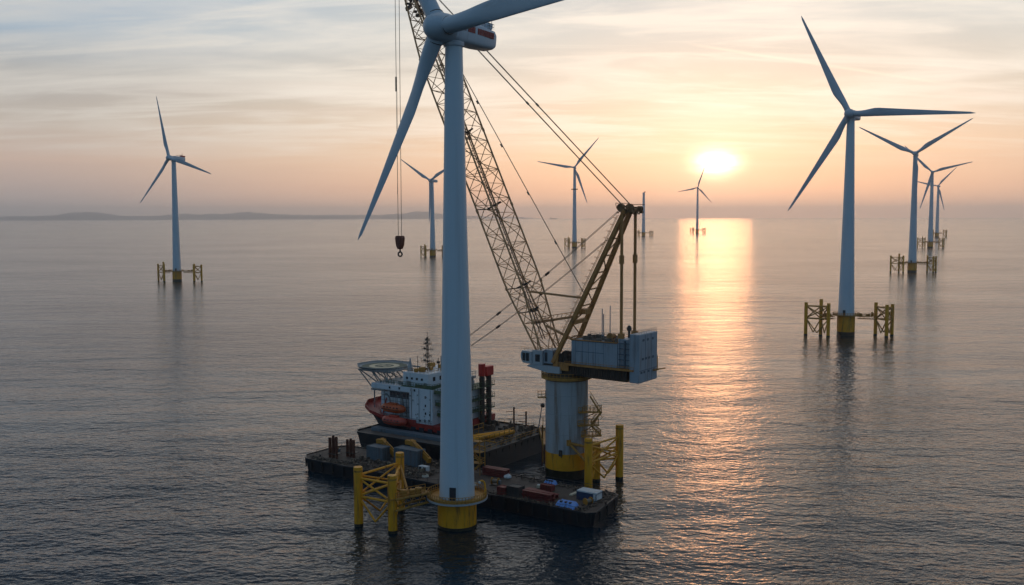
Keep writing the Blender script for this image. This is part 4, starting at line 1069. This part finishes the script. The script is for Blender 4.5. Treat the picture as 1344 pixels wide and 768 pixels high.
    ps.build('roof_post', M_HOUSE, r, 40)
    # ---- wire ropes
    head = hd - dp * .6
    pn = MB()
    for y0, y1 in ((-.9, -1.9), (-.65, -1.65), (1.0, 1.9), (1.25, 2.15)):
        pn.tube(head + Vector((0, y0 * 2.2, 0)), (c.x - .6, c.y + y1, c.z + 1.3), .075, n=5)
    for k in (.33, .62):
        for y0, y1 in ((-.78, -1.78), (1.12, 2.02)):
            q = (head + Vector((0, y0 * 2.2, 0))).lerp(Vector((c.x - .6, c.y + y1, c.z + 1.3)), k); d_ = (Vector((c.x, c.y, c.z)) - head).normalized(); pn.tube(q - d_ * .4, q + d_ * .4, .24, n=8)
    pn.build('pendant_rope', M_ROPE, r)
    lr = MB(); e = Vector((X(-4.4), 0, Z(40.8))); lr.tube(head + Vector((.3, .4, 0)), e, .10, n=5)
    for k in (.45, .58, .72, .86): q = head.lerp(e, k); d_ = (e - head).normalized(); lr.tube(q - d_ * .4, q + d_ * .4, .22, n=8)
    lr.build('luffing_rope', M_ROPE, r)
    hr = MB()
    # hoist falls and hook block
    hk = Vector((X(48.4), 0, Z(48.6)))
    HT = hd + Vector((-1.2, 0, .2))
    for y in (-.75, .75): hr.tube((HT.x, y, HT.z), (hk.x, y * .8, hk.z + 4.2), .075, n=5)
    hr.tube((HT.x, -.75, Z(88)), (HT.x, -.75, Z(91.5)), .22, n=8); hr.tube((HT.x, -.2, Z(88)), (hk.x, -.75, Z(63)), .04, n=4)
    hr.build('hoist_rope', M_ROPE, r)
    kb = MB().sideprism([(hk.x - .8, hk.z + 4.2), (hk.x - 1.0, hk.z + 3.6), (hk.x - .75, hk.z + 1.9), (hk.x - .25, hk.z + .9), (hk.x + .25, hk.z + .9), (hk.x + .75, hk.z + 1.9), (hk.x + 1.0, hk.z + 3.6), (hk.x + .8, hk.z + 4.2)], -.75, .75)
    kb.tube((hk.x, -.9, hk.z + 3.1), (hk.x, .9, hk.z + 3.1), .75, n=16)
    kb = kb.build('hook_block', paint('hook_block_rust', (.17, .045, .024), .6, .3, 1.2), r, 0, .08)
    ho = MB(); ho.tube((hk.x, 0, hk.z + 1.0), (hk.x, 0, hk.z + .2), .2, n=8)
    pts = [(hk.x + .62 * cos(a), 0, hk.z - .35 + .55 * sin(a)) for a in [radians(q) for q in range(90, 395, 25)]]
    ho.path(pts, .2, 8); ho.path([(p[0], p[1], p[2]) for p in [(hk.x - (q[0] - hk.x), 0, q[2]) for q in pts]], .2, 8)
    ho.build('hook', M_DARKST, kb)
    return r
make_crane()

# two guy ropes running from the mast head down to the ship
def guy(label, a, b):
    a = Vector(a); b = Vector(b); t = thing('guy_rope', label, 'rope', b, 0, 'guy ropes from the mast head to the ship')
    mb = MB(); n = 10; L = (a - b).length; pts = [b.lerp(a, i / n) - Vector((0, 0, 1.0 * sin(pi * i / n))) - b for i in range(n + 1)]
    off = Vector((.18, .18, 0))
    mb.path([p - off for p in pts], .06, 5); mb.path([p + off for p in pts], .06, 5); mb.build('wire', M_ROPE, t)
    mb = MB()
    for k in (.35, .62): p = b.lerp(a, k) - b - Vector((0, 0, 1.0 * sin(pi * k))); d = (a - b).normalized(); mb.tube(p - d * .6, p + d * .6, .3, n=8)
    mb.build('shackle', M_DARKST, t)
def crane_pt(a, lat, z): return PED - XB * a + YB * lat + Vector((0, 0, z))
guy('upper guy rope from the A-frame head down behind the nearest tower', crane_pt(-13.6, .8, 59.6), bp(64.2, 36, 22.6))
guy('lower guy rope from the A-frame down behind the nearest tower', crane_pt(-12.8, -2.4, 53.6), bp(64.2, 38, 20.9))

# ------------------------------------------------------------------ cargo on the long barge
def container(label, s, t, L, W, H, mat, z=Z1, group=None, turn=0, cat='container', name='container', ribs=True, doors=True):
    r = bthing(name, label, cat, s, t, z, group, turn)
    MB().box(-L / 2, L / 2, -W / 2, W / 2, .12, H).build('body', mat, r, 0, .04)
    fr = MB()
    for x in (-L / 2, L / 2):
        for y in (-W / 2, W / 2): fr.box(x - .09, x + .09, y - .09, y + .09, 0, H + .05)
    for z_ in (.12, H): 
        for y in (-W / 2, W / 2): fr.beam((-L / 2, y, z_), (L / 2, y, z_), .16, .16)
        for x in (-L / 2, L / 2): fr.beam((x, -W / 2, z_), (x, W / 2, z_), .16, .16)
    fr.build('frame', mat, r)
    if ribs:
        rb = MB(); n = max(3, int(L / .55))
        for i in range(n):
            x = -L / 2 + L * (i + .5) / n; rb.box(x - .1, x + .1, -W / 2 - .05, -W / 2 + .01, .25, H - .12)
        rb.build('rib', mat, r)
    if doors:
        d = MB()
        for y in (-W * .24, W * .24): d.box(L / 2 - .01, L / 2 + .05, y - W * .2, y + W * .2, .25, H - .15)
        d = d.build('door', mat, r); b = MB()
        for y in (-W * .3, -W * .12, W * .12, W * .3): b.tube((L / 2 + .08, y, .3), (L / 2 + .08, y, H - .2), .04, n=5)
        b.build('lock_bar', M_DARKST, d)
    return r
container('grey blue container on the left half of the long barge, nearer the pile stacks', 60.6, 8.6, 4.6, 2.6, 3.1, M_CGREY, group='grey blue containers on the barge')
container('longer grey blue container close beside the nearest tower on the long barge', 52.2, 9.6, 6.6, 2.8, 3.5, M_CGREY, group='grey blue containers on the barge')

def excavator_arm(label, p0, p1, p2, group='yellow crane arms on the barge'):
    """small folded deck crane: post, boom and jib given as (s, t, z)"""
    base = (p1[0], p1[1], Z1)
    r = bthing('deck_crane', label, 'deck crane', base[0], base[1], Z1, group)
    f = lambda p: Vector((-(p[0] - base[0]), p[1] - base[1], p[2] - Z1))
    a, b, c = f(p0), f(p1), f(p2)
    MB().lathe([(.75, 0), (.75, .5), (.42, .7), (.40, b.z - .1)], 16).build('post', M_ORY, r, 40)
    k = MB().beam(b + (b - c).normalized() * .5, c, .8, 1.2); k.beam(b.lerp(c, .3) + Vector((0, 0, .8)), b.lerp(c, .95) + Vector((0, 0, .75)), .3, .4); k.build('boom', M_ORY, r, 0, .05)
    MB().beam(b, a, .9, 1.0).build('jib', M_ORY, r, 0, .05)
    k = MB().box(b.x - .6, b.x + .6, b.y - .7, b.y + .7, b.z - .5, b.z + .5).build('slew_head', M_ORY, r, 0, .08)
    MB().tube(Vector((0, -.5, b.z * .5)), b.lerp(c, .45) + Vector((0, -.4, 0)), .12, n=8).build('ram', M_DARKST, r)
excavator_arm('orange yellow deck crane folded over beside the left grey container', onT(495, 579, 11), onT(502, 579, 11.2), onT(520, 598, 9.5))
excavator_arm('orange yellow deck crane folded over beside the nearest tower', onT(533, 580, 12), onT(541, 581, 12), onT(564, 605, 9.5))

def pile_bundle(label, s, t, n, h):
    r = bthing('pile_stack', label, 'steel piles', s, t, Z1, 'upright rusty pile stacks on the barge')
    rr = random.Random(n)
    for i in range(n):
        x = (i % 3) * .98 - 1.0; y = (i // 3) * 1.1 - .5; hh = h * rr.uniform(.9, 1.06)
        m = MB().lathe([(.33, 0), (.33, hh), (.27, hh), (.27, hh - .4)], 14, (x, y)); m.build('pile', M_RUSTP, r, 40)
    MB().box(-1.3, 1.3, -.9, 1.0, .9, 1.05).build('guide_frame', M_DARKST, r)
pile_bundle('left stack of upright rusty piles near the barge end', 70.2, 4.4, 5, 4.6)
pile_bundle('right stack of upright rusty piles, nearer the grey containers', 67.6, 7.4, 4, 4.2)

# loose junk nobody could count
def scrap():
    mb = MB(); rr = random.Random(17)
    def junk(n, s0, s1, t0, t1, hmax):
        for i in range(n):
            s = rr.uniform(s0, s1); t = rr.uniform(t0, t1); a = rr.uniform(0, pi); L = rr.uniform(.2, 1.1); q = rr.random()
            c = Vector((-s, t, Z1)); d = Vector((cos(a), sin(a), 0))
            if q < .5: mb.beam(c + Vector((0, 0, .12)) - d * L, c + Vector((0, 0, rr.uniform(.1, .5))) + d * L, rr.uniform(.08, .25), rr.uniform(.08, .25))
            elif q < .8: e = rr.uniform(.15, .45); mb.box(c.x - e, c.x + e, c.y - e * .7, c.y + e * .7, Z1, Z1 + rr.uniform(.15, hmax))
            else: mb.tube(c + Vector((0, 0, .15)), c + Vector((0, 0, .15)) + d * L * 1.6, rr.uniform(.06, .15), n=6)
    junk(260, 42, 65, .7, 7.4, 1.1); junk(60, 44, 60, 11, 14, 1.8); junk(70, 64, 75, .6, 2.5, .5); junk(60, 2, 34, .5, 1.6, .35); junk(70, 2, 40, 12.6, 14.2, .5); junk(60, 2.2, 4.0, 1, 13.5, .5); junk(60, 40, 58, 10, 14, 1.2)
    o = mb.build('deck_scrap', M_SCRAP, None, 0, 0, O_B, (0, 0, RZ)); o['kind'] = 'stuff'; o['label'] = 'loose timber, chain and scrap along the barge deck edges'
scrap()
def stanchions():
    r = bthing('chain_railing', 'thin posts with sagging chain along the near barge edge', 'railing', 0, .35, Z1)
    mb = MB(); n = 26
    for i in range(n):
        x = -3 - i * 2.8; mb.tube((x, 0, 0), (x, 0, 1.05), .045, n=5)
    mb.build('post', M_DARKST, r)['kind'] = 'stuff'
    mb = MB()
    for i in range(n - 1):
        a = Vector((-3 - i * 2.8, 0, 1.0)); b = Vector((-3 - (i + 1) * 2.8, 0, 1.0)); pts = [a.lerp(b, k / 5) - Vector((0, 0, .22 * sin(pi * k / 5))) for k in range(6)]; mb.path(pts, .03, 4)
    mb.build('chain', M_DARKST, r)
    for s, t, lab in ((30, 3.6, 'coil of pale rope near the left end of the cargo row'), (42.5, 3.2, 'coil of pale rope on the deck left of the nearest turbine'), (64.5, 11.5, 'coil of pale rope behind the right pile stack')):
        c = bthing('rope_coil', lab, 'rope coil', s, t, Z1, 'rope coils on the barge deck')
        for k in range(4): MB().path([(cos(a) * (.75 - .05 * k), sin(a) * (.75 - .05 * k), .08 + .13 * k) for a in [2 * pi * j / 18 for j in range(19)]], .075, 6).build('turn', M_CREAM if k % 2 else M_WHITE, c, 60)
stanchions()
def winch(label, s, t, turn=0):
    c = bthing('deck_winch', label, 'winch', s, t, Z1, 'winches on the barge deck', turn)
    MB().box(-1.0, 1.0, -.8, .8, 0, .18).build('bed', M_DARKST, c); MB().tube((-.6, 0, .85), (.6, 0, .85), .42, n=16).build('drum', M_ROPE, c, 40)
    for x in (-.75, .65): MB().tube((x, 0, .85), (x + .1, 0, .85), .72, n=18).build('flange', M_ORY, c, 40)
    MB().box(.8, 1.25, -.35, .35, .3, 1.1).build('motor', M_CGREY, c, 0, .05)
winch('deck winch at the left end of the barge behind the left pile stack', 73.2, 7.5, .4); winch('deck winch on the bare deck between red box and gantry', 26.5, 6.4, .2); winch('deck winch at the right end of the barge beside the navy box', 3.6, 4.8, 1.2)

container('red box at the left end of the cargo row on the barge edge', 21.4, 2.0, 1.7, 1.6, 1.5, M_CRED2, cat='crate', name='crate', doors=False)
container('black box between the red box and the long red beams', 18.9, 2.7, 2.7, 2.0, 1.9, M_CDARK, cat='crate', name='crate', doors=False)
container('small dark red box behind the long red beams', 15.6, 9.2, 2.5, 1.2, 1.1, M_CRED2, cat='crate', name='crate', doors=False)
def red_beams(label, s, t, L, n, turn):
    r = bthing('beam_stack', label, 'steel beams', s, t, Z1, 'stacked red beams on the barge', turn)
    for i in range(n):
        y = (i % 2) * 1.0 - .5; z = .45 + (i // 2) * .85
        m = MB().box(-L / 2, L / 2, y - .4, y + .4, z - .36, z - .24).box(-L / 2, L / 2, y - .4, y + .4, z + .24, z + .36).box(-L / 2, L / 2, y - .08, y + .08, z - .24, z + .24)
        m.build('beam', M_CRED2, r)
    MB().box(-L * .3 - .12, -L * .3 + .12, -1.1, 1.1, 0, .09).box(L * .3 - .12, L * .3 + .12, -1.1, 1.1, 0, .09).build('bearer', M_DARKST, r)
red_beams('front stack of long red beams on the barge edge', 13.4, 2.5, 6.6, 4, 0)
red_beams('thin red beams lying behind the front stack, slightly turned', 14.6, 5.4, 7.6, 2, radians(-6))
red_beams('red beams at the far left edge, beside the water gap to the high barge', 30.6, 12.4, 6.0, 4, radians(3))

def tarp(label, s, t, L, W, H, seed, group='blue tarpaulin covered loads'):
    r = bthing('tarpaulin_load', label, 'covered load', s, t, Z1, group)
    rr = random.Random(seed); nx, ny = 15, 10; mb = MB(); g = []
    for i in range(nx):
        row = []
        for j in range(ny):
            u, v = i / (nx - 1) * 2 - 1, j / (ny - 1) * 2 - 1
            e = max(abs(u), abs(v)); h = H * (1 - max(0, (e - .72) / .28) ** 1.3) * (1 + rr.uniform(-.10, .10)) if e < .999 else .02
            row.append((u * L / 2 * (1 + rr.uniform(-.03, .03)), v * W / 2 * (1 + rr.uniform(-.04, .04)), h))
        g.append(mb.ring(row))
    for a, b in zip(g, g[1:]):
        for j in range(ny - 1): mb.f.append((a[j], b[j], b[j + 1], a[j + 1]))
    mb.build('tarpaulin', M_BLUE, r, 50)
    k = MB()
    for x in (-L * .2, L * .05, L * .28): k.tube((x, -W * .5, .1), (x + .1, -W * .3, H + .07), .06, n=5); k.box(x - .2, x + .25, -W * .36, -W * .2, H * .9, H + .18)
    k.tube((-L * .4, -W * .5, .12), (L * .45, -W * .5, .16), .07, n=5)
    k.build('lashing', M_DARKST, r)
tarp('bright blue tarpaulin over a load at the near barge edge', 6.6, 2.0, 4.2, 2.6, 1.0, 2)
tarp('small bright blue tarpaulin by the far barge edge in front of the crane column', 17.4, 13.1, 2.5, 1.7, .9, 9)
r = container('navy box with white lid near the right end of the barge', 5.4, 8.4, 4.2, 2.3, 1.5, M_NAVY, doors=False, ribs=False, cat='tank', name='fluid_tank')
MB().box(-2.15, 2.2, -1.2, 1.25, 1.56, 1.85).box(1.5, 2.18, -1.24, 1.2, .3, 1.56).build('lid', M_WHITE, r, 0, .05)
r = bthing('cream_board', 'upright cream board left of the navy box', 'board', 9.6, 9.4, Z1)
MB().box(-.32, .32, -1.2, 1.2, .05, .35).build('panel', M_CREAM, r, 0, .03); MB().box(-.2, -.1, -1.1, 1.1, 0, .05).box(.1, .2, -1.1, 1.1, 0, .05).build('bearer', M_DARKST, r)
r = bthing('cream_crate', 'small cream crate behind the red beams', 'crate', 17.4, 9.8, Z1); MB().box(-.9, .9, -.5, .5, .06, .6).build('body', M_CREAM, r, 0, .04)
MB().box(-.95, .95, -.2, .2, .6, .68).build('lid', M_WHITE, r)
r = bthing('white_sack', 'white sack lying by the red beams at the far edge', 'sack', 27.3, 12.0, Z1); MB().lathe([(.3, .02), (.8, .2), (.85, .5), (.5, .8), (.1, .85)], 14).build('bag', M_WHITE, r, 60); MB().tube((0, 0, .8), (.15, 0, 1.0), .12).build('neck', M_WHITE, r)
for i, (s, t, lab) in enumerate(((38.2, 9.0, 'white cabinet standing right behind the nearest tower'), (45.6, 6.6, 'white tank frame on the barge left of the nearest tower'))):
    r = bthing('white_cabinet', lab, 'cabinet', s, t, Z1); MB().box(-1.1, 1.1, -.6, .6, .1, 1.2).build('body', M_WHITE, r, 0, .05)
    MB().box(-1.0, -.2, -.64, -.59, .25, 1.05).box(.2, 1.0, -.64, -.59, .25, 1.05).build('door', M_CDARK, r); MB().box(-1.1, 1.1, -.6, .6, 0, .1).build('skid', M_DARKST, r)

# yellow stair gantry on the barge right behind the turbine
r = bthing('stair_gantry', 'slender yellow steel gantry standing behind the right side of the nearest tower', 'gantry', 35.2, 11.6, Z1)
mb = MB()
for x in (-1.6, 1.6):
    for y in (-.9, .9): mb.tube((x, y, 0), (x, y, 7.2), .11, n=6)
for z in (2.4, 4.8, 7.1):
    mb.rail([(-1.6, -.9, z), (1.6, -.9, z), (1.6, .9, z), (-1.6, .9, z)], 1.0, .05, 1.6, True); mb.box(-1.6, 1.6, -.9, .9, z - .08, z)
mb.build('frame', M_YELLOWD, r)
mb = MB()
for z, sg in ((0, 1), (2.4, -1), (4.8, 1)):
    for y in (-.4, .4): mb.beam((-1.4 * sg, y, z), (1.4 * sg, y, z + 2.4), .08, .25)
    for i in range(8): k = (i + .5) / 8; mb.box(-1.4 * sg + 2.8 * sg * k - .15, -1.4 * sg + 2.8 * sg * k + .15, -.4, .4, z + 2.4 * k, z + 2.4 * k + .04)
mb.build('stairs', M_YELLOWD, r)

# deck gear on the high barge's right end
r = bthing('pipe_rack', 'bundle of fat yellow pipes along the right part of the high barge', 'pipe rack', 48.5, 31, Z2)
for i in range(4): MB().tube((-3.4 + i * 1.3 - 1, -6, .7 + .2 * (i % 2)), (3.4 + i * .55 - 1.2, 8.5, .8 + .2 * (i % 2)), .5, n=12).build('pipe', M_YELLOW, r, 40)
mb = MB()
for y in (-5, 0, 5):
    mb.box(-5, 4.5, y - .2, y + .2, 0, .22)
mb.rail([(-5, -6, 0), (-5, 8, 0)], 2.2, .1, 2.0); mb.rail([(4.2, -6, 0), (4.2, 8, 0)], 2.2, .1, 2.0); mb.build('rack', M_YELLOWD, r)
r = bthing('lamp_post', 'leaning lamp post at the far corner of the high barge', 'lamp post', 42.2, 46.6, Z2 + .3)
MB().lathe([(.5, 0), (.42, .3), (.2, .4)], 12).build('base', M_DARKST, r); MB().tube((0, 0, .3), (.9, .2, 6.0), .16, .11, n=8).build('pole', M_SHGREY, r, 40)
MB().lathe([(.2, 5.8), (.5, 6.0), (.55, 6.5), (.25, 6.9)], 12, (1.1, .25)).build('lamp_head', M_DARKST, r, 40)
for i, (s, t, h, lab) in enumerate(((49.4, 46.4, 5.4, 'taller rusty post at the back edge of the high barge'), (46.0, 46.8, 4.6, 'shorter rusty post at the back edge of the high barge'))):
    r = bthing('mooring_post', lab, 'post', s, t, Z2); MB().tube((0, 0, 0), (0, 0, h), .22, n=8).build('pole', M_RUSTP, r, 40); MB().tube((0, 0, h * .8), (-2.4, 0, h * .72), .09, n=5).tube((0, 0, h * .45), (-2.2, 0, h * .4), .09, n=5).build('arm', M_RUSTP, r)
def scrap2():
    mb = MB(); rr = random.Random(23)
    for i in range(150):
        s = rr.uniform(40.8, 56) ; t = rr.uniform(22, 47.3)
        if s > 50 and t < 40: continue
        if 43 < s < 54 and 24 < t < 41: continue
        e = rr.uniform(.12, .6); c = (-s, t); h = rr.uniform(.2, 1.5)
        if i % 3: mb.box(c[0] - e, c[0] + e, c[1] - e * .7, c[1] + e * .7, Z2, Z2 + h)
        else: mb.tube((c[0], c[1], Z2 + .1), (c[0] + rr.uniform(-.6, .6), c[1] + rr.uniform(-.6, .6), Z2 + rr.uniform(1, 2.2)), .08, n=5)
    o = mb.build('deck_gear', M_SCRAP, None, 0, 0, O_B, (0, 0, RZ)); o['kind'] = 'stuff'; o['label'] = 'jumble of rusty deck gear on the right end of the high barge'
scrap2()
# gangway from the high barge to the crane column
a = bp(40.2, 45.2, Z2 + .5); b = PED + Vector((-4.7, .2, 6.6)); r = thing('gangway', 'yellow gangway between the high barge and the crane column', 'gangway', a)
d = b - a; sd_ = Vector((-d.y, d.x, 0)).normalized() * .7; z3 = Vector((0, 0, 0))
mb = MB().beam(z3, d, 1.3, .3); mb.rail([sd_, d + sd_], 1.2, .07, 1.0); mb.rail([-sd_, d - sd_], 1.2, .07, 1.0); mb.build('walkway', M_YELLOWD, r)
mb = MB().tube(d * .7, d * .7 + Vector((0, 0, -5.4)), .14, n=6).tube(d * .9 - sd_, d * .9 - sd_ + Vector((0, 0, 4.2)), .14, n=6).tube(d * .9 - sd_, d * .9 - sd_ - Vector((0, 0, 5)), .16, n=6); mb.build('support', M_RUSTP, r)

# davit on the nearest turbine's platform and stanchion gear
r = thing('platform_davit', 'yellow davit arm on the right rim of the nearest turbine platform', 'davit', (A_BASE[0] + 5.25, A_BASE[1] - .8, 5.6))
MB().path([(0, 0, 0), (0, 0, 2.3), (-.15, 0, 2.9), (-.55, -.1, 3.2), (-1.0, -.2, 3.1)], .16, 8).build('arm', M_YELLOW, r, 60)
MB().box(-1.2, -.8, -.4, 0, 2.7, 3.1).build('floodlight', M_WHITE, r, 0, .05)

# far-off ship on the horizon
p = at_y(726, 286.4, 15000); r = thing('distant_ship', 'tiny dark ship on the horizon right of the boom', 'ship', (p.x, 15000, -15000 ** 2 / (2 * EARTH)))
MB().sideprism([(-48, 2), (52, 2), (60, 12), (-50, 12)], -9, 9).build('hull', M_SHNAVY, r); MB().box(-44, -26, -8, 8, 12, 30).box(-20, 44, -8, 8, 12, 16).build('superstructure', M_SHGREY, r)

for o in S.objects:
    if o.type == 'MESH' and o.parent is None and 'kind' not in o and 'label' not in o: print('UNTAGGED', o.name)
